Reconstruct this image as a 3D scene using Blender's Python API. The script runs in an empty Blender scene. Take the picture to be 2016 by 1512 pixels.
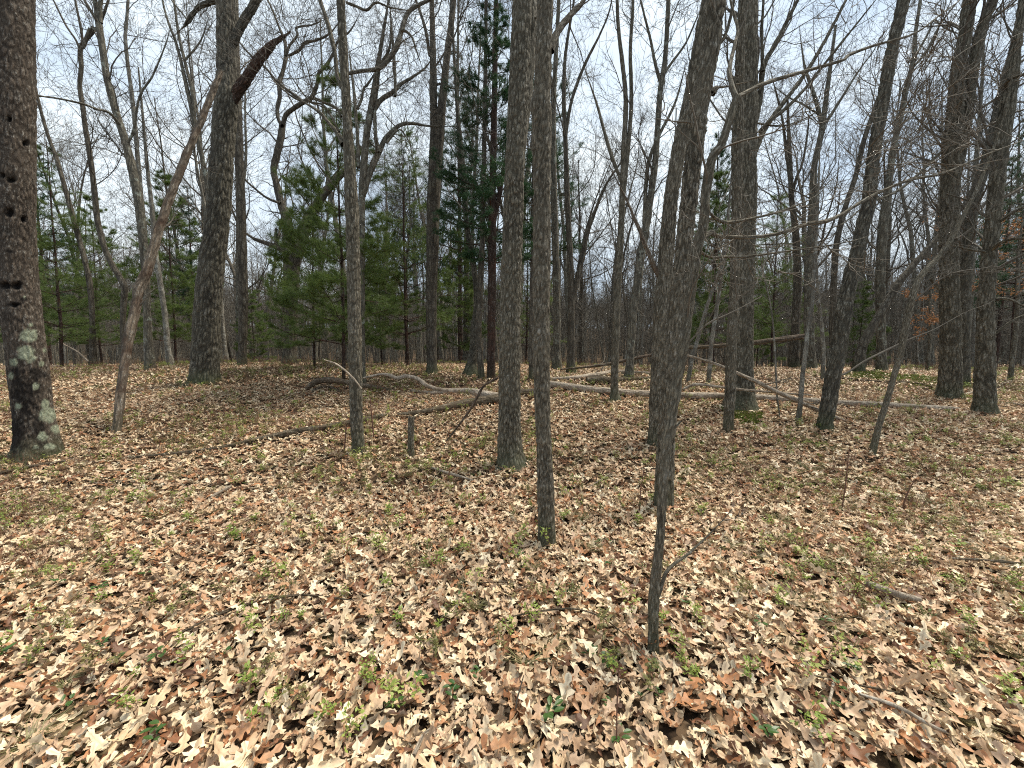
import bpy, math, random
import numpy as np
from mathutils import Vector, Matrix

random.seed(7)
rng = np.random.default_rng(7)
SC = bpy.context.scene
COL = SC.collection
PI = math.pi

# ------------------------------------------------------------------ camera, sky, sun, exposure
PITCH = math.atan(51 / 757.0)
CAM_H = 1.55
cam = bpy.data.cameras.new('camera')
cam.sensor_width = 36.0
cam.lens = 757.0 / 2016.0 * 36.0
cam.clip_start = 0.05
cam.clip_end = 900.0
camo = bpy.data.objects.new('camera', cam)
COL.objects.link(camo)
camo.location = (0, 0, CAM_H)
camo.rotation_euler = (PI / 2 - PITCH, 0, 0)
SC.camera = camo

SUN_EL, SUN_AZ = math.radians(63), math.radians(62)     # azimuth measured from +Y towards +X
world = bpy.data.worlds.new('World')
SC.world = world
world.use_nodes = True
wt = world.node_tree
wn, wl = wt.nodes, wt.links
wn.clear()
wo = wn.new('ShaderNodeOutputWorld')
bg = wn.new('ShaderNodeBackground')
bg.inputs['Strength'].default_value = 0.054
sky = wn.new('ShaderNodeTexSky')
sky.sky_type = 'NISHITA'
sky.sun_disc = False
sky.sun_elevation = SUN_EL
sky.sun_rotation = SUN_AZ
sky.air_density = 1.0
sky.dust_density = 2.0
tc = wn.new('ShaderNodeTexCoord')
mp = wn.new('ShaderNodeMapping')
mp.inputs['Scale'].default_value = (1.0, 1.0, 2.2)
mp.inputs['Location'].default_value = (3.1, 1.7, 0.4)
nz = wn.new('ShaderNodeTexNoise')
nz.inputs['Scale'].default_value = 1.9
nz.inputs['Detail'].default_value = 7
nz.inputs['Roughness'].default_value = 0.55
cr = wn.new('ShaderNodeValToRGB')
cr.color_ramp.elements[0].position = 0.32
cr.color_ramp.elements[0].color = (4.5, 5.7, 7.1, 1)
cr.color_ramp.elements[1].position = 0.66
cr.color_ramp.elements[1].color = (8.5, 9.2, 9.4, 1)
mx = wn.new('ShaderNodeMix')
mx.data_type = 'RGBA'
mx.inputs['Factor'].default_value = 0.88
wl.new(tc.outputs['Generated'], mp.inputs['Vector'])
wl.new(mp.outputs['Vector'], nz.inputs['Vector'])
wl.new(nz.outputs['Fac'], cr.inputs['Fac'])
wl.new(sky.outputs['Color'], mx.inputs['A'])
wl.new(cr.outputs['Color'], mx.inputs['B'])
wl.new(mx.outputs['Result'], bg.inputs['Color'])
wl.new(bg.outputs['Background'], wo.inputs['Surface'])

sun = bpy.data.lights.new('sun', 'SUN')
sun.energy = 2.6
sun.angle = math.radians(18)
sun.color = (1.0, 0.93, 0.80)
suno = bpy.data.objects.new('sun', sun)
COL.objects.link(suno)
sd = Vector((math.sin(SUN_AZ) * math.cos(SUN_EL), math.cos(SUN_AZ) * math.cos(SUN_EL), math.sin(SUN_EL)))
suno.rotation_euler = sd.to_track_quat('Z', 'Y').to_euler()
suno.location = (0, 0, 40)

SC.view_settings.view_transform = 'Standard'
SC.view_settings.look = 'None'
SC.view_settings.gamma = 1.0
SC.view_settings.use_curve_mapping = False
SC.view_settings.exposure = 1.5
SC.render.engine = 'CYCLES'
SC.cycles.max_bounces = 4
SC.cycles.diffuse_bounces = 3
SC.cycles.transparent_max_bounces = 4
SC.cycles.use_denoising = False
SC.cycles.filter_width = 1.1

# ------------------------------------------------------------------ numeric helpers
def _h(ix, iy, iz, s):
    n = (ix * 374761393 + iy * 668265263 + iz * 2147483647 + s * 974634777) & 0xFFFFFFFF
    n = ((n ^ (n >> 13)) * 1274126177) & 0xFFFFFFFF
    n = ((n ^ (n >> 15)) * 2246822519) & 0xFFFFFFFF
    return ((n ^ (n >> 16)) & 0xFFFFFF) / float(0xFFFFFF)


def vnoise(p, s=0):
    i = np.floor(p).astype(np.int64)
    f = p - i
    f = f * f * (3 - 2 * f)
    out = 0
    for dx in (0, 1):
        wx = f[:, 0] if dx else 1 - f[:, 0]
        for dy in (0, 1):
            wy = f[:, 1] if dy else 1 - f[:, 1]
            for dz in (0, 1):
                wz = f[:, 2] if dz else 1 - f[:, 2]
                out = out + wx * wy * wz * _h(i[:, 0] + dx, i[:, 1] + dy, i[:, 2] + dz, s)
    return out * 2 - 1


def fbm(p, s=0, o=3):
    a, t = 0, 0
    for k in range(o):
        a = a + vnoise(p * 2 ** k, s + k) / 2 ** k
        t += 1 / 2 ** k
    return a / t


def worley(p, s=0):
    i = np.floor(p).astype(np.int64)
    f1 = np.full(len(p), 9.0)
    f2 = np.full(len(p), 9.0)
    for dx in (-1, 0, 1):
        for dy in (-1, 0, 1):
            for dz in (-1, 0, 1):
                c = i + (dx, dy, dz)
                q = np.stack([c[:, k] + _h(c[:, 0], c[:, 1], c[:, 2], s + k) for k in range(3)], 1)
                d = np.sqrt(((p - q) ** 2).sum(1))
                m = d < f1
                f2 = np.where(m, f1, np.minimum(f2, d))
                f1 = np.where(m, d, f1)
    return f2 - f1


def norm(v):
    return v / np.maximum(np.linalg.norm(v, axis=-1, keepdims=True), 1e-9)


# ------------------------------------------------------------------ terrain
KY = [-60, 0, 3, 4, 5, 6, 7, 8, 9, 10, 11, 12, 13, 14, 16, 20, 30, 60, 90, 140, 220, 420]
KZ = [0, 0, 0.0, .07, .21, .39, .58, .80, 1.00, 1.14, 1.24, 1.30, 1.33, 1.33, 1.24, 1.02, .85, 1.1, 2.8, 8.0, 18.0, 34.0]


def terr(x, y):
    x = np.asarray(x, float)
    y = np.asarray(y, float)
    z = np.interp(y, KY, KZ)
    z = (z + np.interp(y - .5, KY, KZ) + np.interp(y + .5, KY, KZ)) / 3
    side = 1 / (1 + np.exp(-(x - 2.5) / 1.6))
    z = z - side * .13 * np.clip(y - 6, 0, 7) / 7 - .1 * np.clip((np.abs(x) - 10) / 10, 0, 1)
    p = np.stack([x.ravel() * .45, y.ravel() * .45, np.zeros(x.size)], 1)
    b = vnoise(p, 3).reshape(x.shape) * .05
    p2 = np.stack([x.ravel() * 1.7, y.ravel() * 1.7, np.zeros(x.size)], 1)
    b2 = vnoise(p2, 9).reshape(x.shape) * .022
    return z + b + b2


def H(x, y):
    return float(terr(np.array([x]), np.array([y]))[0])


H0 = H(0, 0)
camo.location.z = CAM_H + H0
CZ = CAM_H + H0
cp, sp = math.cos(PITCH), math.sin(PITCH)


def ray(px, py):
    a, b = (px - 1008) / 757.0, -(py - 756) / 757.0
    return np.array([a, cp + b * sp, -sp + b * cp])


def at(px, py, Y):
    d = ray(px, py)
    t = Y / d[1]
    return np.array([0, 0, CZ]) + d * t


def rad_of(px, w, Y):
    c = math.cos(math.atan((px - 1008) / 757.0))
    return w * .5 * Y / 757.0 * c


def hit(px, py, far=14.0):
    d = ray(px, py)
    if d[2] > -0.004:
        return at(px, py, far)
    ys = np.arange(1.0, far, .03)
    t = ys / d[1]
    X, Z = d[0] * t, CZ + d[2] * t
    g = terr(X, ys)
    k = np.nonzero(Z <= g)[0]
    if len(k) == 0:
        p = at(px, py, far)
        p[2] = H(p[0], far)
        return p
    i = k[0]
    return np.array([X[i], ys[i], g[i]])


# ------------------------------------------------------------------ mesh building
class Geo:
    def __init__(s):
        s.v, s.f, s.n, s.at = [], [], 0, {}

    def add(s, V, F, **attrs):
        V = np.asarray(V, float).reshape(-1, 3)
        F = np.asarray(F, np.int64)
        s.v.append(V)
        s.f.append(F + s.n)
        for k, a in attrs.items():
            s.at.setdefault(k, []).append((s.n, np.asarray(a, float)))
        s.n += len(V)
        return s

    def mesh(s, name, mats, origin=(0, 0, 0), smooth=True):
        me = bpy.data.meshes.new(name)
        V = np.concatenate(s.v) - np.asarray(origin, float)
        me.vertices.add(len(V))
        me.vertices.foreach_set('co', V.ravel())
        loops = np.concatenate([f.ravel() for f in s.f])
        sizes = np.concatenate([np.full(len(f), f.shape[1]) for f in s.f])
        starts = np.concatenate([[0], np.cumsum(sizes)[:-1]])
        me.loops.add(len(loops))
        me.loops.foreach_set('vertex_index', loops)
        me.polygons.add(len(sizes))
        me.polygons.foreach_set('loop_start', starts)
        me.polygons.foreach_set('use_smooth', np.full(len(sizes), smooth))
        for k, parts in s.at.items():
            a = me.attributes.new(k, 'FLOAT', 'POINT')
            full = np.zeros(len(V))
            for st, arr in parts:
                full[st:st + len(arr)] = arr
            a.data.foreach_set('value', full)
        for m in (mats if isinstance(mats, (list, tuple)) else [mats]):
            me.materials.append(m)
        me.update(calc_edges=True)
        return me


def ob(name, me, parent=None, loc=(0, 0, 0)):
    o = bpy.data.objects.new(name, me)
    COL.objects.link(o)
    o.location = loc
    if parent is not None:
        o.parent = parent
    return o


def tag(o, label=None, cat=None, group=None, kind=None):
    for k, v in (('label', label), ('category', cat), ('group', group), ('kind', kind)):
        if v:
            o[k] = v
    return o


def tubes(P, R, sides):
    """P (N,K,3), R (N,K) -> verts, quads"""
    N, K, _ = P.shape
    T = np.empty_like(P)
    T[:, 1:-1] = P[:, 2:] - P[:, :-2]
    T[:, 0] = P[:, 1] - P[:, 0]
    T[:, -1] = P[:, -1] - P[:, -2]
    T = norm(T)
    m = norm(P[:, -1] - P[:, 0])
    ref = np.zeros((N, 3))
    ref[np.arange(N), np.argmin(np.abs(m), 1)] = 1
    A = norm(np.cross(T, ref[:, None, :]))
    B = np.cross(T, A)
    th = np.arange(sides) * 2 * PI / sides
    V = P[:, :, None, :] + R[:, :, None, None] * (np.cos(th)[None, None, :, None] * A[:, :, None, :]
                                                  + np.sin(th)[None, None, :, None] * B[:, :, None, :])
    idx = np.arange(N * K * sides).reshape(N, K, sides)
    a = idx[:, :-1, :]
    b = np.roll(a, -1, 2)
    d = idx[:, 1:, :]
    c = np.roll(d, -1, 2)
    F = np.stack([a, b, c, d], -1).reshape(-1, 4)
    return V.reshape(-1, 3), F


def grow(P0, D, L, R, levels, r):
    """vectorised recursive branching; returns list of (P,R,sides)"""
    out = []
    for li, lv in enumerate(levels):
        N, K = len(P0), lv['k']
        P = np.empty((N, K + 1, 3))
        P[:, 0] = P0
        d = norm(D)
        step = (L / K)[:, None]
        dirs = np.empty((N, K + 1, 3))
        dirs[:, 0] = d
        for k in range(K):
            d = norm(d + r.normal(0, lv['wig'], (N, 3)) + np.array([0, 0, lv['up']]))
            P[:, k + 1] = P[:, k] + d * step
            dirs[:, k + 1] = d
        fr = np.linspace(0, 1, K + 1)[None, :]
        RR = R[:, None] * (1 - fr * (1 - lv.get('tip', .3)))
        out.append((P, RR, lv['s']))
        if li + 1 == len(levels):
            break
        nc = levels[li + 1]['n']
        cnt = r.poisson(nc * np.clip(L / max(L.mean(), 1e-6), .35, 2.2))
        par = np.repeat(np.arange(N), cnt)
        if len(par) == 0:
            break
        nx = levels[li + 1]
        t = nx.get('t0', .25) + (1 - nx.get('t0', .25)) * r.random(len(par)) ** .85
        kf = t * K
        k0 = np.minimum(kf.astype(int), K - 1)
        ff = (kf - k0)[:, None]
        P0 = P[par, k0] * (1 - ff) + P[par, k0 + 1] * ff
        base = dirs[par, k0]
        perp = norm(np.cross(base, r.normal(size=(len(par), 3))))
        ang = np.radians(r.uniform(nx['a0'], nx['a1'], len(par)))[:, None]
        D = base * np.cos(ang) + perp * np.sin(ang) * np.array([1, 1, nx.get('flat', 1.0)])
        Lp = L[par]
        L = Lp * nx['lr'] * (1.15 - .6 * t) * r.uniform(.55, 1.3, len(par))
        rr = RR[par, k0]
        R = np.maximum(rr * nx['rr'] * r.uniform(.7, 1.1, len(par)), nx.get('rmin', .003))
    return out


def add_grown(g, parts):
    for P, R, s in parts:
        V, F = tubes(P, R, s)
        g.add(V, F)


def resample(P, R, dz):
    P, R = np.asarray(P, float), np.asarray(R, float)
    n = len(P)
    if n > 2:      # catmull-rom
        PP, RR = [], []
        E = np.concatenate([[2 * P[0] - P[1]], P, [2 * P[-1] - P[-2]]])
        ER = np.concatenate([[R[0]], R, [R[-1]]])
        for i in range(n - 1):
            a, b, c, d = E[i:i + 4]
            for t in np.linspace(0, 1, 9)[:-1]:
                PP.append(.5 * (2 * b + (c - a) * t + (2 * a - 5 * b + 4 * c - d) * t * t + (3 * b - a - 3 * c + d) * t ** 3))
                RR.append(ER[i + 1] * (1 - t) + ER[i + 2] * t)
        PP.append(P[-1])
        RR.append(R[-1])
        P, R = np.array(PP), np.array(RR)
    s = np.concatenate([[0], np.cumsum(np.linalg.norm(np.diff(P, axis=0), axis=1))])
    m = max(3, int(s[-1] / dz) + 1)
    q = np.linspace(0, s[-1], m)
    P = np.stack([np.interp(q, s, P[:, k]) for k in range(3)], 1)
    R = np.interp(q, s, R)
    return P, R, q


def stem(g, P, R, seg=12, dz=.12, cell=.03, depth=.006, lump=.08, stretch=4.5, seed=0, flare=0.0, paint=None, furrow=True, wob=.0, cap=False):
    P, R, q = resample(P, R, dz)
    if wob:
        qq = np.stack([q * 1.3, np.full(len(q), seed * 3.7), q * 0], 1)
        P = P + np.stack([fbm(qq, seed), fbm(qq, seed + 40), q * 0], 1) * wob * np.clip(q / .6, 0, 1)[:, None]
    T = norm(np.gradient(P, axis=0))
    ref = np.array([1., 0, 0]) if abs(T[:, 0]).mean() < .7 else np.array([0., 1, 0])
    A = norm(np.cross(T, ref))
    B = np.cross(T, A)
    th = np.arange(seg) * 2 * PI / seg
    K = len(P)
    tt = np.tile(th, K)
    qq = np.repeat(q, seg)
    rr = np.repeat(R, seg)
    loc = np.stack([rr * np.cos(tt), rr * np.sin(tt), qq], 1)
    lp = loc * np.array([1, 1, .45])
    rad = rr * (1 + lump * fbm(lp / max(R.mean() * 1.6, .02) + seed * 7.1, seed, 3))
    if flare:
        rad = rad * (1 + flare * np.exp(-qq / .16) * (.45 + .55 * np.cos(3 * tt + seed) * np.cos(2 * tt + seed * 2)))
    if furrow:
        w = loc + fbm(loc / (cell * 2.5) + 5, seed + 5, 2)[:, None] * cell * .5
        fr = worley(w / np.array([cell, cell, cell * stretch]), seed)
        fur = np.clip(fr / .36, 0, 1)
        fur = fur * fur * (3 - 2 * fur)
        rad = rad + depth * (fur - .65) + depth * .5 * fbm(loc / (cell * .7), seed + 9, 2)
    else:
        fur = .5 + .5 * fbm(loc / cell / np.array([1, 1, 3]), seed, 2)
        rad = rad + depth * fur
    V = P.repeat(seg, 0) + rad[:, None] * (np.cos(tt)[:, None] * A.repeat(seg, 0) + np.sin(tt)[:, None] * B.repeat(seg, 0))
    extra = {}
    if paint:
        V, extra = paint(V, P.repeat(seg, 0))
    idx = np.arange(K * seg).reshape(K, seg)
    a = idx[:-1]
    b = np.roll(a, -1, 1)
    d = idx[1:]
    c = np.roll(d, -1, 1)
    g.add(V, np.stack([a, b, c, d], -1).reshape(-1, 4), fur=fur, **extra)
    if cap:
        for ring, s in ((0, 1), (K - 1, -1)):
            c0 = V[ring * seg:(ring + 1) * seg].mean(0)
            C = np.concatenate([V[ring * seg:(ring + 1) * seg], [c0]])
            f = [[i, (i + 1) % seg, seg][::s] for i in range(seg)]
            g.add(C, f, fur=np.full(seg + 1, .2))
    return P, R


# ------------------------------------------------------------------ materials
class NT:
    def __init__(s, name):
        s.m = bpy.data.materials.new(name)
        s.m.use_nodes = True
        s.t = s.m.node_tree
        s.t.nodes.clear()
        s.o = s.n('ShaderNodeOutputMaterial')

    def n(s, typ, **kw):
        x = s.t.nodes.new(typ)
        for k, v in kw.items():
            if k in x.inputs.keys() if hasattr(x.inputs, 'keys') else False:
                s.set(x.inputs[k], v)
            else:
                setattr(x, k, v)
        return x

    def set(s, sock, v):
        if isinstance(v, bpy.types.NodeSocket):
            s.t.links.new(v, sock)
        else:
            sock.default_value = v

    def math(s, op, a, b=0.0, clamp=False):
        x = s.n('ShaderNodeMath', operation=op, use_clamp=clamp)
        s.set(x.inputs[0], a)
        s.set(x.inputs[1], b)
        return x.outputs[0]

    def mix(s, f, a, b, mode='MIX'):
        x = s.n('ShaderNodeMix', data_type='RGBA', blend_type=mode)
        s.set(x.inputs['Factor'], f)
        s.set(x.inputs['A'], a if isinstance(a, bpy.types.NodeSocket) else (*a, 1))
        s.set(x.inputs['B'], b if isinstance(b, bpy.types.NodeSocket) else (*b, 1))
        return x.outputs['Result']

    def ramp(s, f, stops, interp='LINEAR'):
        x = s.n('ShaderNodeValToRGB')
        cr = x.color_ramp
        cr.interpolation = interp
        while len(cr.elements) < len(stops):
            cr.elements.new(.5)
        for e, (p, c) in zip(cr.elements, stops):
            e.position = p
            e.color = (*c, 1) if len(c) == 3 else c
        s.set(x.inputs['Fac'], f)
        return x.outputs['Color']

    def coord(s, scale, which='Object'):
        t = s.n('ShaderNodeTexCoord')
        m = s.n('ShaderNodeMapping')
        m.inputs['Scale'].default_value = scale
        s.t.links.new(t.outputs[which], m.inputs['Vector'])
        return m.outputs['Vector']

    def noise(s, vec, scale, detail=4, rough=.6):
        x = s.n('ShaderNodeTexNoise')
        x.inputs['Scale'].default_value = scale
        x.inputs['Detail'].default_value = detail
        x.inputs['Roughness'].default_value = rough
        if vec is not None:
            s.t.links.new(vec, x.inputs['Vector'])
        return x.outputs['Fac']

    def attr(s, name, typ='GEOMETRY'):
        x = s.n('ShaderNodeAttribute', attribute_name=name, attribute_type=typ)
        return x.outputs['Fac']

    def bsdf(s, color, rough=.85, bump=None, strength=.4, dist=.01, spec=.2, trans=0.0):
        p = s.n('ShaderNodeBsdfPrincipled')
        s.set(p.inputs['Base Color'], color if isinstance(color, bpy.types.NodeSocket) else (*color, 1))
        s.set(p.inputs['Roughness'], rough)
        p.inputs['Specular IOR Level'].default_value = spec
        if bump is not None:
            b = s.n('ShaderNodeBump')
            b.inputs['Strength'].default_value = strength
            b.inputs['Distance'].default_value = dist
            s.t.links.new(bump, b.inputs['Height'])
            s.t.links.new(b.outputs['Normal'], p.inputs['Normal'])
        out = p.outputs[0]
        if trans:
            tr = s.n('ShaderNodeBsdfTranslucent')
            s.set(tr.inputs['Color'], color if isinstance(color, bpy.types.NodeSocket) else (*color, 1))
            ms = s.n('ShaderNodeMixShader')
            ms.inputs[0].default_value = trans
            s.t.links.new(out, ms.inputs[1])
            s.t.links.new(tr.outputs[0], ms.inputs[2])
            out = ms.outputs[0]
        s.t.links.new(out, s.o.inputs['Surface'])
        return s.m


def bark(name, ridge, deep, fine=26, moss=.35, patches=0.0, patchcol=(.30, .32, .27), attr=True, vs=22, red=None):
    t = NT(name)
    v = t.coord((1, 1, .22))
    w = t.coord((1, 1, 1))
    if attr:
        f = t.attr('fur')
    else:
        vo = t.n('ShaderNodeTexVoronoi', feature='DISTANCE_TO_EDGE')
        vo.inputs['Scale'].default_value = vs
        t.t.links.new(v, vo.inputs['Vector'])
        f = t.math('MULTIPLY', vo.outputs['Distance'], 4.0, True)
    n1 = t.noise(v, fine * 3.2, 6, .78)
    n2 = t.noise(w, 2.2, 4, .6)
    n3 = t.noise(w, 9, 5, .65)
    ff = t.math('MULTIPLY', t.math('ADD', t.math('MULTIPLY', f, .85), .15), t.math('MULTIPLY', t.math('SUBTRACT', n1, .37), 4.2, True), True)
    c = t.mix(ff, deep, ridge)
    c = t.mix(t.math('MULTIPLY', t.math('SUBTRACT', n2, .35, True), 1.3, True), c, tuple(x * .72 for x in ridge))
    # pale flecks on the ridges
    n4 = t.noise(t.coord((1, 1, .45)), 70, 3, .6)
    fl = t.math('MULTIPLY', t.math('SUBTRACT', t.math('ADD', t.math('MULTIPLY', n3, .45), t.math('MULTIPLY', n4, .6)), .56, True), 14.0, True)
    c = t.mix(t.math('MULTIPLY', fl, t.math('MULTIPLY', ff, .8)), c, (.40, .385, .34) if attr else (.30, .29, .26))
    if red:
        c = t.mix(t.math('MULTIPLY', t.math('SUBTRACT', t.noise(w, 3.1, 3), .5, True), 4, True), c, red)
    if moss:
        sx = t.n('ShaderNodeSeparateXYZ')
        tcn = t.n('ShaderNodeTexCoord')
        t.t.links.new(tcn.outputs['Object'], sx.inputs[0])
        hgt = t.math('SUBTRACT', 1.0, t.math('MULTIPLY', sx.outputs['Z'], 2.6), True)
        mm = t.math('MULTIPLY', t.math('MULTIPLY', hgt, moss), t.math('MULTIPLY', n3, 2.0), True)
        c = t.mix(mm, c, (.045, .065, .018))
    if patches:
        pm = t.math('MULTIPLY', t.math('SUBTRACT', t.noise(w, 6, 5, .7), .60 - patches * .1, True), 14, True)
        c = t.mix(t.math('MULTIPLY', pm, .8), c, patchcol)
    if attr:
        li = t.attr('lichen')
        c = t.mix(li, c, t.ramp(t.noise(w, 60, 5, .8), [(.35, (.12, .14, .09)), (.55, (.27, .29, .21)), (.7, (.38, .39, .30))]))
        st = t.attr('stain_hole_shade')
        c = t.mix(st, c, (.012, .010, .009))  # near black for stains and for shade painted into the holes
    hb = t.math('ADD', t.math('MULTIPLY', f, .6), n1)
    return t.bsdf(c, .9, hb, 1.0, .014 if attr else .02, .15)


B_OAK = bark('bark_grey_oak', (.235, .208, .155), (.018, .015, .010))
B_DARK = bark('bark_dark_oak', (.18, .162, .122), (.016, .014, .012), moss=.5)
B_HICK = bark('bark_hickory', (.26, .225, .168), (.018, .015, .010), fine=22)
B_MAPLE = bark('bark_red_maple', (.30, .26, .19), (.04, .034, .025))
B_LEFT = bark('bark_old_left', (.155, .122, .094), (.02, .016, .013), moss=.5)
B_FAR = bark('bark_background', (.25, .225, .17), (.03, .026, .022), attr=False, vs=14, moss=.4, patches=.3)
B_FAR2 = bark('bark_background_brown', (.18, .155, .115), (.026, .021, .018), attr=False, vs=12, moss=.5)
B_FAR3 = bark('bark_background_pale', (.33, .305, .25), (.07, .062, .053), attr=False, vs=9, moss=.3, patches=.6, patchcol=(.36, .36, .32))
B_PINE = bark('bark_pine', (.085, .055, .042), (.022, .014, .011), attr=False, vs=12, moss=.2, red=(.075, .034, .022))
B_DEAD = bark('bark_dead_pole', (.25, .20, .15), (.04, .03, .022), fine=14, moss=.2, red=(.06, .034, .022))
B_LOG = bark('bark_fallen_log', (.56, .47, .37), (.12, .09, .065), fine=12, moss=.05, attr=True, vs=8)
B_LOGD = bark('bark_rotten_log', (.19, .135, .095), (.028, .02, .016), fine=12, moss=.15, attr=True, vs=10)
B_RED = bark('broken_red_wood', (.10, .055, .038), (.016, .012, .010), fine=16, moss=0, attr=True)


def twigmat(name, c, c2):
    t = NT(name)
    n = t.noise(t.coord((1, 1, 1)), 4, 2)
    return t.bsdf(t.mix(n, c, c2), .8, spec=.2)


TWIG = twigmat('twig_grey_brown', (.07, .061, .049), (.12, .106, .086))
TWIGN = twigmat('twig_near_pale', (.09, .077, .06), (.16, .137, .108))
TWIGR = twigmat('twig_red_brown', (.10, .05, .035), (.17, .09, .06))

# ------------------------------------------------------------------ ground
XS = np.unique(np.concatenate([np.linspace(-12, 12, 241), np.linspace(-40, 40, 81), np.linspace(-420, 420, 43)]))
YS = np.unique(np.concatenate([np.linspace(-2, 16, 181), np.linspace(-30, 60, 61), np.linspace(60, 420, 37)]))
GX, GY = np.meshgrid(XS, YS)
GZ = terr(GX, GY)
g = Geo()
ni, nj = GX.shape
ii = np.arange(ni * nj).reshape(ni, nj)
g.add(np.stack([GX, GY, GZ], -1).reshape(-1, 3), np.stack([ii[:-1, :-1], ii[:-1, 1:], ii[1:, 1:], ii[1:, :-1]], -1).reshape(-1, 4))
t = NT('forest_soil')
v = t.coord((1, 1, 1))
vo = t.n('ShaderNodeTexVoronoi')
vo.inputs['Scale'].default_value = 16
vo.inputs['Randomness'].default_value = 1
t.t.links.new(v, vo.inputs['Vector'])
bw = t.n('ShaderNodeSeparateColor')
t.t.links.new(vo.outputs['Color'], bw.inputs[0])
c = t.ramp(bw.outputs[0], [(0, (.015, .010, .007)), (.35, (.04, .026, .016)), (.7, (.10, .065, .038)), (1, (.19, .13, .08))])
n = t.noise(v, 1.2, 4)
c = t.mix(t.math('MULTIPLY', t.math('SUBTRACT', n, .55, True), 5, True), c, (.06, .062, .02))
SOIL = t.bsdf(c, .95, bw.outputs[1], .8, .03, .1)
ground = tag(ob('ground', g.mesh('ground', SOIL)), 'leaf covered forest floor rising to a low crest', kind='structure')

# ---- leaf meshes
def leafcol(name, stops, trans=.12):
    t = NT(name)
    oi = t.n('ShaderNodeObjectInfo')
    c = t.ramp(oi.outputs['Random'], stops, 'LINEAR')
    n = t.noise(t.coord((1, 1, 1)), 28, 4, .6)
    c = t.mix(t.math('MULTIPLY', t.math('SUBTRACT', n, .42, True), 1.6, True), c, t.mix(.5, c, (.10, .055, .03)))
    ve = t.attr('vein')
    c = t.mix(t.math('MULTIPLY', ve, .35), c, (.20, .12, .07))
    geo = t.n('ShaderNodeNewGeometry')
    c = t.mix(t.math('MULTIPLY', geo.outputs['Backfacing'], .35), c, (.55, .44, .32))
    nb = t.noise(t.coord((1, 1, 1)), 60, 3)
    return t.bsdf(c, .55, nb, .25, .004, .35, trans)


DEADLEAF = leafcol('fallen_oak_leaf', [
    (0.0, (.08, .035, .018)), (.06, (.22, .09, .04)), (.13, (.42, .19, .08)), (.24, (.46, .29, .17)), (.38, (.57, .40, .25)),
    (.50, (.50, .35, .235)), (.62, (.66, .49, .29)), (.76, (.66, .52, .35)), (.88, (.78, .64, .43)), (1.0, (.80, .69, .50))])


def oak_leaf(seed, n=11, L=.12, kind=0):
    r = np.random.default_rng(seed)
    u = np.linspace(0, 1, n)
    lob = 3 + r.integers(0, 2) if n > 6 else 2
    env = np.sin(PI * np.clip(u * .93 + .05, 0, 1)) ** .7 * (.55 + .55 * u)
    if kind == 0:
        w = env * (.66 + .40 * np.cos(2 * PI * (u * lob + .12))) * .31 * L
    else:
        w = np.sin(PI * np.clip(u, 0.02, .98)) ** .8 * .26 * L
    w = w * (1 + r.normal(0, .10, n))
    w[0] = .002
    w[-1] *= .35
    y = (u - .5) * L
    bend = r.uniform(-1.2, 1.7)
    roll = r.uniform(-.9, 1.9) if r.random() < .7 else r.uniform(2.0, 3.0)
    twist = r.uniform(-.8, .8)
    rows = []
    vein = []
    cols = [-1, -.5, 0, .5, 1] if n > 6 else [-1, 0, 1]
    for k in range(n):
        wl, wr = w[k], w[k] * (1 + r.normal(0, .12))
        ay = y[k]
        for cc in cols:
            xx = cc * (wl if cc < 0 else wr)
            # lobes point forward
            yy = ay + abs(cc) * .10 * L * (.3 + math.cos(2 * PI * (u[k] * lob + .12)) * .4)
            a = roll * xx / (.3 * L)
            z = (1 - math.cos(a)) * (.3 * L / max(abs(roll), .3)) * np.sign(roll) * .8
            x2 = math.sin(a) * (.3 * L / roll) if abs(roll) > .2 else xx
            ta = twist * (u[k] - .5)
            x3 = x2 * math.cos(ta) - z * math.sin(ta)
            z3 = x2 * math.sin(ta) + z * math.cos(ta)
            z3 += bend * (u[k] - .5) ** 2 * L * .9 + r.normal(0, .014 * L)
            rows.append((x3, yy, z3))
            vein.append(1.0 if cc == 0 else 0.0)
    m = len(cols)
    F = []
    for k in range(n - 1):
        for j in range(m - 1):
            a = k * m + j
            F.append((a, a + 1, a + m + 1, a + m))
    g = Geo()
    V = np.array(rows)
    V[:, 2] -= V[:, 2].min()
    V[:, 2] -= .003
    g.add(V, F, vein=vein)
    return g.mesh('oak_leaf', DEADLEAF)


LEAVES = [oak_leaf(100 + i, 17, .135, 0) for i in range(16)] + [oak_leaf(300 + i, 9, .095, 1) for i in range(3)]
LEAVES_LO = [oak_leaf(500 + i, 6, .13, 0) for i in range(6)]


def protos(name, meshes):
    c = bpy.data.collections.new(name)
    for i, m in enumerate(meshes):
        c.objects.link(bpy.data.objects.new(m.name + '_%02d' % i, m))
    return c


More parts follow.
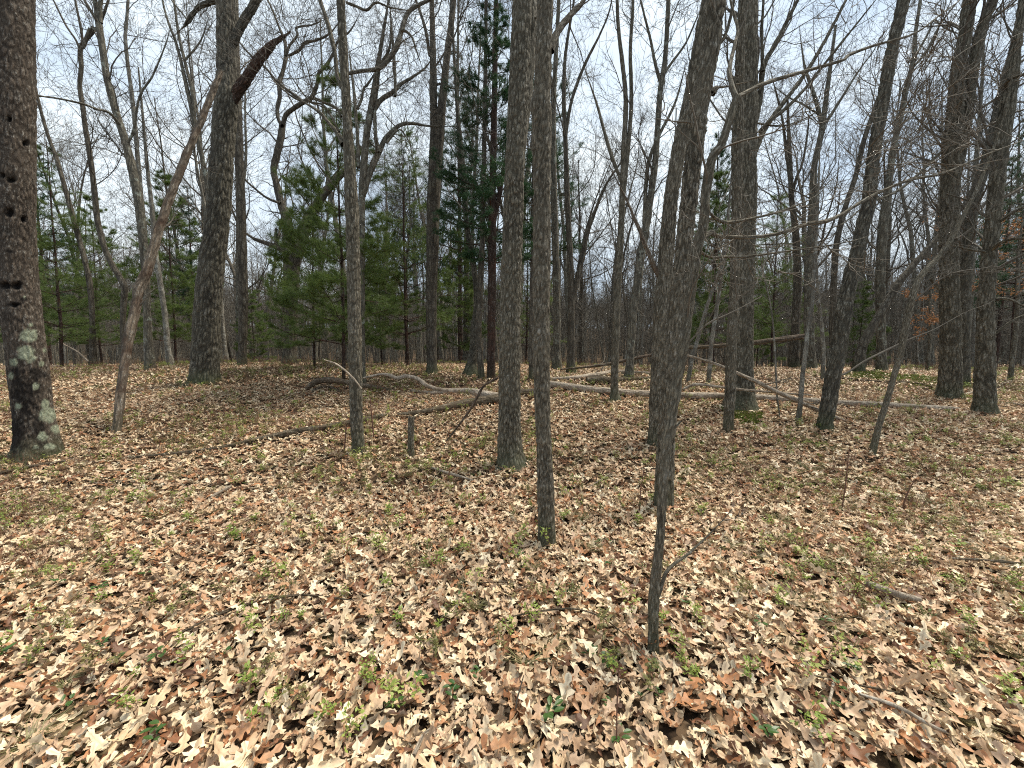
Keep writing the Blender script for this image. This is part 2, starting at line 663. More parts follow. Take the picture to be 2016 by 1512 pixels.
def gn_instances(name, pts, rot, scl, idx, coll, label, kind='stuff', mat=None):
    me = bpy.data.meshes.new(name)
    me.vertices.add(len(pts))
    me.vertices.foreach_set('co', np.asarray(pts, float).ravel())
    a = me.attributes.new('irot', 'FLOAT_VECTOR', 'POINT')
    a.data.foreach_set('vector', np.asarray(rot, float).ravel())
    a = me.attributes.new('iscl', 'FLOAT', 'POINT')
    a.data.foreach_set('value', np.asarray(scl, float))
    a = me.attributes.new('iidx', 'INT', 'POINT')
    a.data.foreach_set('value', np.asarray(idx, np.int32))
    if mat:
        me.materials.append(mat)
    o = ob(name, me)
    ng = bpy.data.node_groups.new(name, 'GeometryNodeTree')
    ng.interface.new_socket('Geometry', in_out='INPUT', socket_type='NodeSocketGeometry')
    ng.interface.new_socket('Geometry', in_out='OUTPUT', socket_type='NodeSocketGeometry')
    N, L = ng.nodes, ng.links
    gi, go = N.new('NodeGroupInput'), N.new('NodeGroupOutput')
    iop = N.new('GeometryNodeInstanceOnPoints')
    ci = N.new('GeometryNodeCollectionInfo')
    ci.inputs['Collection'].default_value = coll
    ci.inputs['Separate Children'].default_value = True
    ci.inputs['Reset Children'].default_value = True

    def na(nm, typ):
        x = N.new('GeometryNodeInputNamedAttribute')
        x.data_type = typ
        x.inputs['Name'].default_value = nm
        return x.outputs['Attribute']
    e = N.new('FunctionNodeEulerToRotation')
    L.new(na('irot', 'FLOAT_VECTOR'), e.inputs[0])
    L.new(gi.outputs[0], iop.inputs['Points'])
    L.new(ci.outputs[0], iop.inputs['Instance'])
    iop.inputs['Pick Instance'].default_value = True
    L.new(na('iidx', 'INT'), iop.inputs['Instance Index'])
    L.new(e.outputs[0], iop.inputs['Rotation'])
    L.new(na('iscl', 'FLOAT'), iop.inputs['Scale'])
    L.new(iop.outputs[0], go.inputs[0])
    md = o.modifiers.new('instances', 'NODES')
    md.node_group = ng
    tag(o, label, kind=kind)
    return o


def scatter(n, y0, y1, spread=1.42, margin=.6, power=1.0):
    y = np.sqrt(rng.random(n) * (y1 ** 2 - y0 ** 2) + y0 ** 2)
    x = (rng.random(n) * 2 - 1) * (y * spread + margin)
    return x, y


def ground_rot(n, tilt):
    return np.stack([rng.normal(0, tilt, n), rng.normal(0, tilt, n), rng.random(n) * 2 * PI], 1)


def litter(name, n, y0, y1, coll, k, zlo, zhi, tilt, s0, s1, label):
    x, y = scatter(n, y0, y1)
    z = terr(x, y) + rng.uniform(zlo, zhi, n)
    gn_instances(name, np.stack([x, y, z], 1), ground_rot(n, tilt), rng.uniform(s0, s1, n), rng.integers(0, k, n), coll, label)


CL = protos('leaf_shapes', LEAVES)
CLO = protos('leaf_shapes_far', LEAVES_LO)
litter('leaf_litter', 27000, .8, 4.2, CL, len(LEAVES), -.01, .045, .30, .36, 1.05, 'deep layer of fallen tan oak leaves in the foreground')
litter('leaf_litter', 44000, 4.2, 8.5, CL, len(LEAVES), -.01, .045, .24, .45, 1.1, 'fallen tan oak leaves on the slope between the trunks')
litter('leaf_litter', 52000, 8.5, 17, CLO, len(LEAVES_LO), -.005, .04, .20, .75, 1.25, 'fallen oak leaves along the crest of the rise')
litter('leaf_litter', 22000, 17, 45, CLO, len(LEAVES_LO), 0, .05, .4, 1.4, 2.6, 'fallen leaves on the ground of the background woods')

# the 300 leaves that show largest, one by one
k = 0
while k < 300:
    y = random.uniform(1.22, 2.45)
    x = random.uniform(-1.36, 1.36) * y
    me = LEAVES[random.randrange(16)]
    o = ob('leaf', me, ground, (x, y, H(x, y) + random.uniform(.03, .055)))
    o.rotation_euler = (random.gauss(0, .38), random.gauss(0, .38), random.uniform(0, 6.3))
    s = random.uniform(.65, 1.08)
    o.scale = (s, s, s)
    k += 1

# ------------------------------------------------------------------ low plants
def greenleaf(name, a, b, rough=.5, spec=.3):
    t = NT(name)
    oi = t.n('ShaderNodeObjectInfo')
    n = t.noise(t.coord((1, 1, 1)), 30, 2)
    c = t.mix(oi.outputs['Random'], a, b)
    c = t.mix(t.math('MULTIPLY', n, .5), c, tuple(x * .6 for x in a))
    return t.bsdf(c, rough, spec=spec, trans=.25)


G_SPRIG = greenleaf('sprig_leaf', (.19, .26, .045), (.32, .36, .09))
G_OLIVE = greenleaf('sprig_leaf_olive', (.13, .13, .04), (.24, .20, .08))
G_DARKL = greenleaf('evergreen_leaf', (.035, .085, .018), (.07, .13, .03), .4, .35)
G_MOSS = greenleaf('moss_green', (.10, .13, .02), (.16, .19, .035))
G_GRASS = greenleaf('dry_grass', (.30, .25, .12), (.20, .21, .08))


def blades(g, P, D, N_, L, W):
    """small pointed leaf quads: P base, D direction, N_ side vector"""
    a = P
    b = P + D * (L * .5)[:, None] + N_ * (W * .5)[:, None]
    c = P + D * L[:, None]
    d = P + D * (L * .5)[:, None] - N_ * (W * .5)[:, None]
    V = np.stack([a, b, c, d], 1).reshape(-1, 3)
    F = np.arange(len(V)).reshape(-1, 4)
    g.add(V, F)


def sprig(seed, h=.18, nst=3, nl=34, ls=.02, mat=G_SPRIG, stem_mat=TWIGR):
    r = np.random.default_rng(seed)
    n = nst
    P0 = r.normal(0, .02, (n, 3)) * [1, 1, 0]
    D = np.stack([r.normal(0, .35, n), r.normal(0, .35, n), np.ones(n)], 1)
    lv = [dict(k=4, wig=.12, up=.1, s=3, tip=.5),
          dict(k=3, wig=.15, up=.2, s=3, n=3.0, lr=.5, a0=25, a1=55, rr=.7, rmin=.0008, t0=.35)]
    parts = grow(P0, D, r.uniform(.7, 1.2, n) * h, np.full(n, .0016), lv, r)
    gs = Geo()
    add_grown(gs, parts)
    gl = Geo()
    if nl:
        pts = np.concatenate([p[:, 1:].reshape(-1, 3) for p, _, _ in parts])
        q = pts[r.integers(0, len(pts), nl)] + r.normal(0, .006, (nl, 3))
        D = norm(r.normal(0, 1, (nl, 3)) * [1, 1, .45] + [0, 0, .25])
        S = norm(np.cross(D, r.normal(0, .3, (nl, 3)) + [0, 0, 1]))
        blades(gl, q, D, S, r.uniform(.7, 1.3, nl) * ls, r.uniform(.45, .6, nl) * ls)
    return gs, gl, stem_mat, mat


def two_mat_mesh(name, gs, gl, m1, m2):
    me = Geo()
    nv = 0
    for gg in (gs, gl):
        for V, F in zip(gg.v, gg.f):
            me.v.append(V)
            me.f.append(F + nv)
        nv += gg.n
    me.n = nv
    mesh = me.mesh(name, [m1, m2], smooth=False)
    ns = sum(len(F) for F in gs.f)
    mi = np.zeros(len(mesh.polygons), np.int32)
    mi[ns:] = 1
    mesh.polygons.foreach_set('material_index', mi)
    return mesh


SPRIGS = []
for i in range(5):
    SPRIGS.append(two_mat_mesh('blueberry_sprig', *[*sprig(20 + i, random.uniform(.09, .17), 3, 54, .023, G_SPRIG if i % 2 == 0 else G_OLIVE)][:2], TWIGR, G_SPRIG if i % 2 == 0 else G_OLIVE))
BARES = [two_mat_mesh('bare_stem', *[*sprig(60 + i, .26, 3, 3, .015, G_OLIVE)][:2], TWIGR, G_OLIVE) for i in range(3)]


def wintergreen(seed):
    r = np.random.default_rng(seed)
    g = Geo()
    for k in range(r.integers(4, 8)):
        a = r.uniform(0, 6.3)
        L, W = r.uniform(.028, .045), r.uniform(.016, .024)
        ct = np.array([math.cos(a), math.sin(a), r.uniform(.1, .5)])
        ct /= np.linalg.norm(ct)
        sd_ = np.cross(ct, [0, 0, 1])
        sd_ /= np.linalg.norm(sd_)
        up = np.cross(sd_, ct)
        b0 = np.array([r.normal(0, .012), r.normal(0, .012), .02 + r.uniform(0, .03)])
        V, F = [], []
        for i, u in enumerate((0, .25, .5, .75, 1)):
            w = W * math.sin(PI * min(max(u, .04), .97)) ** .8 / 2
            for j in (-1, 0, 1):
                V.append(b0 + ct * L * u + sd_ * w * j + up * (abs(j) * .25 * w - .12 * L * u * u))
        for i in range(4):
            for j in range(2):
                q = i * 3 + j
                F.append((q, q + 1, q + 4, q + 3))
        g.add(V, F)
    gs = Geo()
    V, F = tubes(np.array([[[0, 0, -.01], [.002, 0, .02], [0, .002, .04]]]), np.array([[.0015, .0012, .001]]), 3)
    gs.add(V, F)
    return two_mat_mesh('wintergreen', gs, g, TWIGR, G_DARKL)


WG = [wintergreen(i) for i in range(3)]
# grass tufts
TUFTS = []
for i in range(2):
    r = np.random.default_rng(900 + i)
    n = 46
    a = r.uniform(0, 6.3, n)
    le = r.uniform(.35, 1.0, n)
    P = np.zeros((n, 4, 3))
    for k in range(4):
        u = k / 3
        P[:, k, 0] = np.cos(a) * le * .17 * u ** 1.4 + r.normal(0, .008, n)
        P[:, k, 1] = np.sin(a) * le * .17 * u ** 1.4
        P[:, k, 2] = le * .15 * (u - .42 * u * u) - .01
    V, F = tubes(P, np.tile(np.array([.0016, .0015, .001, .0004]), (n, 1)), 3)
    g = Geo()
    g.add(V, F)
    TUFTS.append(g.mesh('grass_tuft', G_GRASS, smooth=False))

CSP = protos('plant_shapes', SPRIGS + BARES + WG + TUFTS)
NSP, NB, NW, NG = len(SPRIGS), len(BARES), len(WG), len(TUFTS)


def patchy(x, y, s, seed, thr):
    p = np.stack([x * s, y * s, np.zeros(len(x))], 1)
    return fbm(p, seed, 3) > thr


def plants(name, n, y0, y1, lo, hi, s0, s1, label, thr=-.9, sc=.8, seed=4):
    x, y = scatter(n, y0, y1)
    m = patchy(x, y, sc, seed, thr)
    x, y = x[m], y[m]
    n = len(x)
    gn_instances(name, np.stack([x, y, terr(x, y) + .015], 1), ground_rot(n, .12), rng.uniform(s0, s1, n), rng.integers(lo, hi, n), CSP, label)


plants('ground_cover', 5600, 2.3, 6.5, 0, NSP, .4, 1.05, 'low green blueberry sprigs in patches on the near leaf litter', .1, 1.1, 4)
plants('ground_cover', 11000, 6.5, 15, 0, NSP, .5, 1.15, 'low green sprigs in patches along the slope', .1, .6, 14)
plants('ground_cover', 2200, 1.6, 11, NSP, NSP + NB, .6, 1.2, 'thin bare red brown seedling stems standing in the leaves', -.15, .7, 24)
plants('ground_cover', 420, 1.4, 5, NSP + NB, NSP + NB + NW, .7, 1.1, 'dark glossy evergreen leaves between the fallen leaves', .0, 1.2, 34)
plants('ground_cover', 60, 1.5, 8, NSP + NB + NW, NSP + NB + NW + NG, .5, 1.0, 'small tufts of thin pale grass', -.2, 1.2, 44)

# the nearest sprigs, one by one (pixel spots read from the photograph)
spots = [(1180, 1265, 1.3), (1230, 1225, 1.0), (1100, 1200, .8), (790, 1400, 1.2), (740, 1370, .9), (600, 1400, 1.1), (650, 1430, .8), (745, 1350, .8),
         (540, 1165, 1.0), (690, 1100, .9), (760, 1100, .8), (940, 1160, .9), (1000, 1110, 1.0), (905, 1215, .7), (1350, 1120, .8),
         (1400, 1080, .9), (1460, 1060, .9), (1700, 1100, 1.1), (1790, 1120, 1.2), (1860, 1100, 1.1), (1880, 1040, 1.0), (1390, 1250, .9),
         (1470, 1340, .9), (1570, 1350, 1.0), (1580, 1450, 1.0), (60, 1340, 1.1), (210, 1200, 1.0), (340, 1340, 1.0), (450, 1070, 1.1),
         (560, 1060, 1.1), (620, 1100, .9), (1000, 950, 1.0), (900, 910, 1.2), (1090, 1085, 1.2), (1060, 1070, 1.0), (1990, 1150, 1.2), (1920, 1260, 1.0),
         (500, 1440, .9), (680, 1490, 1.0), (1340, 1290, .8)]
for i, (px, py, s) in enumerate(spots):
    p = hit(px, py)
    src = i % NSP if i % 3 else 0
    o = tag(ob('blueberry_sprig', SPRIGS[(i * 2) % 4 if i % 5 else 1], None, (p[0], p[1], p[2] + .02)), 'small blueberry sprig with fresh green leaves rising from the foreground leaf litter', 'sprig', 'green sprigs in the foreground')
    o.rotation_euler = (random.gauss(0, .1), random.gauss(0, .1), random.uniform(0, 6))
    o.scale = (s,) * 3
wspots = [(1080, 1435, 1.5), (1100, 1415, 1.2), (1165, 1305, 1.2), (1200, 1330, 1.3), (830, 1360, 1.3), (890, 1385, 1.3), (1500, 1245, 1.2), (1350, 1205, 1.1), (1510, 1475, 1.4),
          (320, 1310, 1.3), (230, 1325, 1.3), (305, 1470, 1.4), (200, 1290, 1.0), (450, 1305, 1.0), (1285, 1335, 1.1), (1620, 1240, 1.0), (1650, 1375, 1.1), (10, 1310, 1.5),
          (1215, 1480, 1.2), (1345, 1200, 1.0)]
for i, (px, py, s) in enumerate(wspots):
    p = hit(px, py)
    o = tag(ob('wintergreen_plant', WG[i % 3], None, (p[0], p[1], p[2] + .03)), 'low plant with dark glossy evergreen leaves between the fallen leaves', 'plant', 'dark evergreen plants in the foreground')
    o.rotation_euler = (0, 0, random.uniform(0, 6))
    o.scale = (s * .72,) * 3

# moss cushions
def moss(px, py, rx, ry, label):
    p = hit(px, py)
    n = int(2600)
    r = np.random.default_rng(int(px))
    a, d = r.uniform(0, 6.3, n), np.sqrt(r.random(n))
    wob = 1 + .3 * np.sin(3 * a + px) + .15 * np.sin(7 * a)
    x, y = p[0] + np.cos(a) * d * rx * wob, p[1] + np.sin(a) * d * ry * wob
    z = terr(x, y) + .035 * (1 - d) + .02
    P = np.stack([x, y, z], 1)
    D = norm(r.normal(0, .7, (n, 3)) + [0, 0, .8])
    S = norm(np.cross(D, r.normal(0, 1, (n, 3))))
    g = Geo()
    blades(g, P, D, S, r.uniform(.02, .05, n), r.uniform(.02, .04, n))
    me = g.mesh('moss', G_MOSS, smooth=False)
    tag(ob('moss', me), label, kind='stuff')


moss(1465, 822, .3, .3, 'patch of green moss beside the forked trunk')
moss(1830, 752, 1.0, .9, 'bright green moss carpet left of the thick right trunk')
moss(1720, 740, .9, .7, 'green moss on the ground at the crest')

# ------------------------------------------------------------------ traced stems
TREES = {}


def place(pts, Y0=None, Y1=None, far=14.0):
    """pixel polyline (bottom first) -> world points and radii, standing on the ground"""
    px, py, w = pts[0]
    if Y0 is None:
        base = hit(px, py, far)
    else:
        base = at(px, py, Y0)
        base[2] = H(base[0], Y0)
    Yb = base[1]
    Yt = Yb if Y1 is None else Y1
    n = len(pts)
    P, R = [base - np.array([0, 0, .10])], [rad_of(px, w, Yb)]
    y0, y1 = pts[0][1], pts[-1][1]
    for (a, b, w) in pts[1:]:
        f = (y0 - b) / max(y0 - y1, 1)
        Y = Yb + (Yt - Yb) * f
        P.append(at(a, b, Y))
        R.append(rad_of(a, w, Y))
    P, R = np.array(P), np.array(R)
    if P[1, 2] < P[0, 2] + .12:
        P = np.delete(P, 1, 0)
        R = np.delete(R, 1)
    return base, P, R


def extend(P, R, up):
    d = norm(P[-1] - P[-2])
    d = norm(d * .6 + np.array([0, 0, .5]))
    return np.concatenate([P, [P[-1] + d * up * .5, P[-1] + d * up]]), np.concatenate([R, [R[-1] * .75, R[-1] * .4]])


def tree(name, pts, mat, label, detail=1, Y0=None, Y1=None, ext=4.0, cell=.03, depth=.007, limbs=(), twigs=10, cat='tree', flare=.25, lump=.09,
         paint=None, tw_lo=.3, tw_len=2.2, seed=None, group=None, twmat=None, wob=.0, crown=True, far=14.0, limb_twigs=5, stretch=4.5):
    seed = seed if seed is not None else int(pts[0][0])
    r = np.random.default_rng(seed)
    base, P, R = place(pts, Y0, Y1, far)
    if ext:
        P, R = extend(P, R, ext)
    elif name not in ('old_forked_oak', 'dead_pole_tree', 'leaning_sapling') and not (limbs and R[-1] > .08):
        d = norm(P[-1] - P[-2])
        P = np.concatenate([P, [P[-1] + d * R[-1] * 22, P[-1] + d * R[-1] * 45]])
        R = np.concatenate([R, [R[-1] * .55, .003]])
    root = ob(name, None, None, tuple(base))
    tag(root, label, cat, group)
    g = Geo()
    dist = base[1]
    rm = float(np.median(R))
    if detail == 2:
        seg = int(np.clip(2 * PI * rm / .0085, 36, 104))
        dz = .021 if dist < 5.5 else .034
    elif detail == 1:
        seg, dz = int(np.clip(2 * PI * rm / .02, 16, 56)), .06
    else:
        seg, dz = 10, .18
    PP, RR = stem(g, P, R, seg, dz, cell, depth, lump, stretch, seed % 97, flare, paint, wob=wob)
    ob('trunk', g.mesh('trunk', mat, base), root)
    tgeo = Geo()
    starts = [(PP, RR, tw_lo, twigs, tw_len)]
    for li, lb in enumerate(limbs):
        lm = lb.get('mat', mat)
        Yl = lb.get('Y', None)
        lp = []
        lr = []
        for j, (a, b, w) in enumerate(lb['p']):
            # depth of the trunk nearest the limb's first pixel
            if Yl is None:
                d0 = ray(*lb['p'][0][:2])
                q = d0 / d0[1]
                k = np.argmin(np.abs((PP[:, 2] - CZ) / PP[:, 1] - q[2]))
                Yl = PP[k, 1]
            Y = Yl + lb.get('dY', 0.0) * j / max(len(lb['p']) - 1, 1)
            lp.append(at(a, b, Y))
            lr.append(rad_of(a, w, Y))
        if not lb.get('cap') and lr[-1] < .06:
            dd = np.array(lp[-1]) - np.array(lp[-2])
            dd = dd / np.linalg.norm(dd) + np.array([r.normal(0, .15), 0, .15])
            lp.append(lp[-1] + dd * min(1.2, lr[-1] * 32))
            lr.append(.003)
        gl = Geo()
        a_, b_ = stem(gl, np.array(lp), np.array(lr), 40 if detail == 2 and lb['p'][0][2] > 9 else 12, .03 if detail == 2 else .06, cell * .8, depth * (.7 if lr[0] > .04 else .25), lump * 1.2, stretch, li + seed % 50, 0, cap=lb.get('cap', False))
        o = ob('limb', gl.mesh('limb', lm, base), root)
        if lb.get('label'):
            o['label'] = lb['label']
        if lb.get('tw', 1):
            starts.append((a_, b_, .2, lb.get('tw', 1) * limb_twigs, lb.get('twl', tw_len * .7)))
    P0, D, L, RD = [], [], [], []
    for (pp, rr, lo, n, ln) in starts:
        n = int(n)
        if n <= 0:
            continue
        u = lo + (1 - lo) * r.random(n)
        k = np.minimum((u * (len(pp) - 1)).astype(int), len(pp) - 2)
        T = norm(pp[k + 1] - pp[k])
        perp = norm(np.cross(T, r.normal(size=(n, 3))))
        ang = np.radians(r.uniform(35, 75, n))[:, None]
        P0.append(pp[k])
        D.append(T * np.cos(ang) + perp * np.sin(ang) + [0, 0, .2])
        L.append(ln * r.uniform(.4, 1.2, n))
        RD.append(np.clip(rr[k] * r.uniform(.12, .35, n), .004 if dist > 4.5 else .0025, .03))
    if P0:
        lv = [dict(k=8, wig=.16, up=.05, s=4, tip=.25),
              dict(k=6, wig=.17, up=.06, s=3, n=7, lr=.5, a0=30, a1=65, rr=.6, rmin=.003 if dist < 9 else .0045, t0=.2),
              dict(k=4, wig=.2, up=.06, s=3, n=5, lr=.5, a0=30, a1=60, rr=.6, rmin=.0022 if dist < 9 else .0035, t0=.2)]
        parts = grow(np.concatenate(P0), np.concatenate(D), np.concatenate(L), np.concatenate(RD), lv, r)
        add_grown(tgeo, parts)
        o = ob('twigs', tgeo.mesh('twigs', twmat or TWIG, base), root)
        o['kind'] = 'stuff'
    TREES[name + str(seed)] = root
    return root, PP, RR


# --- the old tree at the left edge, with lichen, stains and woodpecker holes
def paint_left(V, C):
    base_y = C[0, 1]
    # pixel coordinates of the side that faces the camera
    d = V - np.array([0, 0, CZ])
    fwd = d[:, 1] * cp - d[:, 2] * sp
    up = d[:, 1] * sp + d[:, 2] * cp
    px = 1008 + 757 * d[:, 0] / fwd
    py = 756 - 757 * up / fwd
    front = np.linalg.norm(V, axis=1) < np.linalg.norm(C, axis=1) + .02
    nz_ = fbm(V * 14, 3, 3)
    nf = fbm(V * 45, 8, 2)
    lich = np.zeros(len(V))
    for (x, y, a, b) in [(57, 660, 19, 14), (54, 697, 24, 18), (82, 716, 6, 6), (28, 715, 11, 9), (95, 818, 18, 17), (82, 858, 13, 11), (88, 795, 8, 10), (36, 800, 8, 9),
                         (70, 760, 7, 8), (110, 845, 14, 10), (60, 640, 5, 5), (100, 880, 12, 6), (22, 740, 6, 8), (88, 690, 4, 5), (48, 585, 3, 4), (70, 880, 6, 4)]:
        e = 1 - np.sqrt(((px - x) / a) ** 2 + ((py - y) / b) ** 2) + .45 * nz_ + .25 * nf
        lich = np.maximum(lich, np.clip(e * 3.5, 0, 1))
    lich *= front
    stain_hole_shade = np.zeros(len(V))
    for (x, y, a, b) in [(50, 775, 30, 55), (38, 730, 22, 14), (30, 850, 22, 45), (70, 735, 26, 12), (25, 600, 14, 6), (38, 560, 6, 8), (42, 632, 9, 5), (45, 590, 12, 8), (75, 850, 16, 30), (20, 495, 12, 4)]:
        e = 1 - np.sqrt(((px - x) / a) ** 2 + ((py - y) / b) ** 2) + .7 * nz_ + .35 * nf
        stain_hole_shade = np.maximum(stain_hole_shade, np.clip(e * 2.5, 0, .85))
    hole = np.zeros(len(V))
    for (x, y, a, b) in [(18, 233, 7, 6), (51, 283, 7, 6), (18, 418, 10, 10), (48, 432, 7, 7), (22, 354, 12, 6), (4, 345, 6, 6), (8, 562, 14, 8), (33, 563, 12, 9), (28, 600, 10, 4)]:
        e = 1 - np.sqrt(((px - x) / a) ** 2 + ((py - y) / b) ** 2) + .15 * nf
        hole = np.maximum(hole, np.clip(e * 3.0, 0, 1))
    hole *= front
    n = norm(V - C)
    V = V - n * (hole * .05)[:, None] + n * (lich * .004)[:, None]
    return V, dict(lichen=lich, stain_hole_shade=np.maximum(stain_hole_shade * (1 - lich), hole))  # real stains, plus painted shade inside the woodpecker holes


TREES_LEFT = tree('lichen_oak', [(78, 903, 122), (72, 860, 94), (64, 800, 86), (53, 700, 84), (40, 600, 86), (32, 500, 86), (28, 300, 88), (24, 0, 90), (20, -200, 90)], B_LEFT,
     'thick trunk at the left edge with pale lichen patches and dark woodpecker holes', 2, cell=.034, depth=.009, paint=paint_left, twigs=4, tw_lo=.75, ext=5)
tree('dead_pole_tree', [(229, 856, 22.9), (233, 820, 20.4), (240, 760, 20.4), (250, 690, 21.2), (257, 650, 23.8), (268, 600, 21.2), (274, 570, 23.8), (287, 540, 22.1), (305, 480, 20.4), (330, 400, 18.7), (352, 345, 17.0), (365, 310, 16.1), (395, 240, 13.6), (425, 165, 12.8), (436, 140, 8.5)], B_DEAD,
     'dead pole with peeling pale wood leaning right against the dark oak', 2, Y1=8.3, ext=0, cell=.06, depth=.009, lump=.16, twigs=5, tw_len=.8, flare=.0, stretch=7)
tree('dark_oak', [(402, 754, 74), (403, 735, 60), (405, 690, 55), (409, 600, 55), (417, 520, 52), (428, 430, 48), (434, 347, 47), (441, 260, 46), (446, 195, 46), (446, 140, 38), (447, 80, 38), (447, 0, 40), (448, -150, 36)], B_DARK,
     'massive dark oak with a broken reddish limb pointing up right', 2, cell=.058, depth=.019, ext=5, twigs=5, stretch=5, tw_lo=.7, flare=.15, limbs=[
         dict(p=[(458, 85, 18), (470, 60, 17), (485, 33, 17), (505, 0, 16), (530, -60, 14)], tw=0),
         dict(p=[(450, 208, 26), (466, 182, 23), (485, 155, 20), (508, 120, 20), (520, 106, 19), (532, 92, 16), (540, 84, 11), (552, 76, 9), (573, 62, 2)], tw=0, mat=B_RED, label='broken reddish limb with a splintered tip', cap=True),
         dict(p=[(444, -15, 14), (425, 0, 13), (405, 8, 11), (392, 14, 10), (380, 28, 9), (370, 43, 9), (358, 56, 2)], tw=.4, twl=.8),
         dict(p=[(370, 40, 4), (358, 25, 4), (345, 10, 4), (330, -10, 3)], tw=0)])
tree('background_hardwood', [(476, 718, 24), (477, 690, 17), (479, 600, 20), (476, 480, 20), (474, 400, 19), (469, 250, 17), (466, 150, 15), (462, 0, 14)], B_FAR2,
     'straight reddish brown trunk just right of the massive dark oak', 1, Y0=12.0, cell=.03, twigs=8, tw_lo=.5)
tree('old_forked_oak', [(571, 716, 38), (571, 690, 26), (572, 640, 26), (573, 580, 28), (574, 530, 33), (577, 500, 38)], B_FAR2,
     'old stout oak with crooked spreading limbs behind the green pine boughs', 1, Y0=13.0, ext=0, cell=.04, depth=.01, lump=.16, twigs=2, tw_lo=.8, limb_twigs=11, tw_len=2.6, limbs=[
         dict(p=[(572, 505, 28), (568, 460, 24), (564, 430, 21), (553, 400, 17), (545, 365, 14), (539, 335, 13), (545, 305, 14), (552, 275, 15), (556, 245, 13)], dY=.4),
         dict(p=[(556, 248, 10), (548, 235, 7), (546, 215, 8), (551, 190, 9), (550, 165, 9), (557, 140, 8), (563, 110, 8), (560, 80, 6), (548, 50, 5), (532, 10, 4)], dY=.6),
         dict(p=[(557, 245, 9), (564, 225, 9), (580, 212, 9), (600, 200, 9), (615, 190, 9), (624, 165, 7), (628, 145, 6), (645, 125, 6), (656, 105, 5), (666, 80, 4), (690, 60, 3)], dY=-.5),
         dict(p=[(600, 202, 7), (570, 180, 6), (545, 160, 6), (520, 130, 5), (490, 105, 4), (465, 75, 3)], dY=.8),
         dict(p=[(618, 192, 5), (645, 205, 5), (665, 215, 5), (680, 230, 3)]),
         dict(p=[(562, 110, 6), (570, 90, 5), (585, 70, 4), (583, 55, 4), (610, 50, 3), (625, 45, 2)]),
         dict(p=[(568, 110, 5), (590, 98, 6), (600, 85, 6), (620, 80, 5), (640, 72, 4), (655, 60, 3)], dY=-.6),
         dict(p=[(582, 500, 32), (592, 470, 27), (605, 440, 24), (616, 415, 20), (640, 380, 16), (665, 350, 14), (690, 325, 12), (712, 290, 10)], dY=.6),
         dict(p=[(566, 498, 14), (545, 486, 13), (525, 479, 10), (505, 472, 8), (488, 462, 5)], tw=.3),
         dict(p=[(545, 484, 9), (543, 465, 8), (544, 450, 6)], tw=0, cap=True),
         dict(p=[(552, 400, 6), (530, 392, 5), (510, 378, 5), (480, 350, 4), (470, 320, 3)])])
tree('grey_oak', [(706, 894, 36), (705, 870, 26), (701, 800, 26), (699, 700, 27), (697, 600, 26), (695, 480, 26), (692, 400, 26), (688, 320, 22), (683, 230, 18), (676, 100, 17), (671, 0, 16), (668, -150, 14)], B_OAK,
     'straight pale grey trunk standing behind the short broken stub', 2, cell=.032, depth=.007, ext=4, twigs=5, tw_lo=.6, limb_twigs=8, limbs=[
         dict(p=[(684, 145, 6), (710, 140, 7), (745, 135, 8), (766, 115, 9), (782, 90, 10), (791, 60, 9), (800, 30, 8), (815, 15, 7), (840, 2, 6), (870, -15, 4)], dY=.7, mat=B_DARK),
         dict(p=[(790, 60, 6), (800, 62, 5), (812, 75, 4), (820, 100, 3)], tw=.5),
         dict(p=[(676, 285, 12), (664, 262, 9), (650, 245, 7), (630, 222, 6), (605, 205, 5), (575, 190, 4), (545, 165, 3)], dY=.5),
         dict(p=[(674, 175, 9), (664, 150, 8), (660, 110, 8), (655, 85, 9), (648, 55, 9), (640, 30, 8), (630, 0, 8), (622, -30, 6)], dY=.4),
         dict(p=[(668, 260, 5), (640, 210, 4), (612, 200, 3), (590, 175, 3)]),
         dict(p=[(672, 230, 5), (664, 215, 5), (650, 205, 4), (625, 198, 3)]),
         dict(p=[(682, 5, 5), (700, 12, 5), (722, 20, 5), (740, 5, 4), (770, 15, 3)])])
tree('background_hardwood', [(713, 742, 18), (712, 700, 14), (712, 600, 14), (712, 480, 13), (712, 400, 14), (716, 330, 14), (722, 265, 13), (728, 228, 13)], B_FAR,
     'slim trunk with broad dark forking limbs seen past the right edge of the grey oak', 1, Y0=8.6, ext=0, twigs=3, limb_twigs=12, tw_len=2.0, limbs=[
         dict(p=[(728, 230, 11), (740, 210, 10), (752, 195, 9), (775, 180, 8), (790, 165, 6), (815, 150, 5), (840, 130, 3)], dY=.4),
         dict(p=[(730, 225, 8), (737, 185, 8), (741, 150, 8), (750, 125, 6), (765, 100, 5), (770, 60, 4)], dY=-.3),
         dict(p=[(706, 330, 8), (704, 270, 7), (700, 220, 7), (697, 180, 6), (693, 150, 5)], dY=.5),
         dict(p=[(703, 215, 6), (712, 195, 5), (716, 175, 5), (728, 160, 4)]),
         dict(p=[(714, 385, 13), (726, 345, 13), (738, 315, 12), (746, 300, 11), (757, 275, 9), (773, 258, 8), (790, 245, 7), (815, 243, 6), (842, 248, 4)], dY=.5),
         dict(p=[(746, 300, 8), (740, 270, 7), (738, 235, 7), (740, 205, 5)]),
         dict(p=[(760, 282, 5), (785, 255, 4), (800, 270, 3)]),
         dict(p=[(778, 190, 6), (778, 160, 6), (776, 130, 7), (775, 105, 6)])])
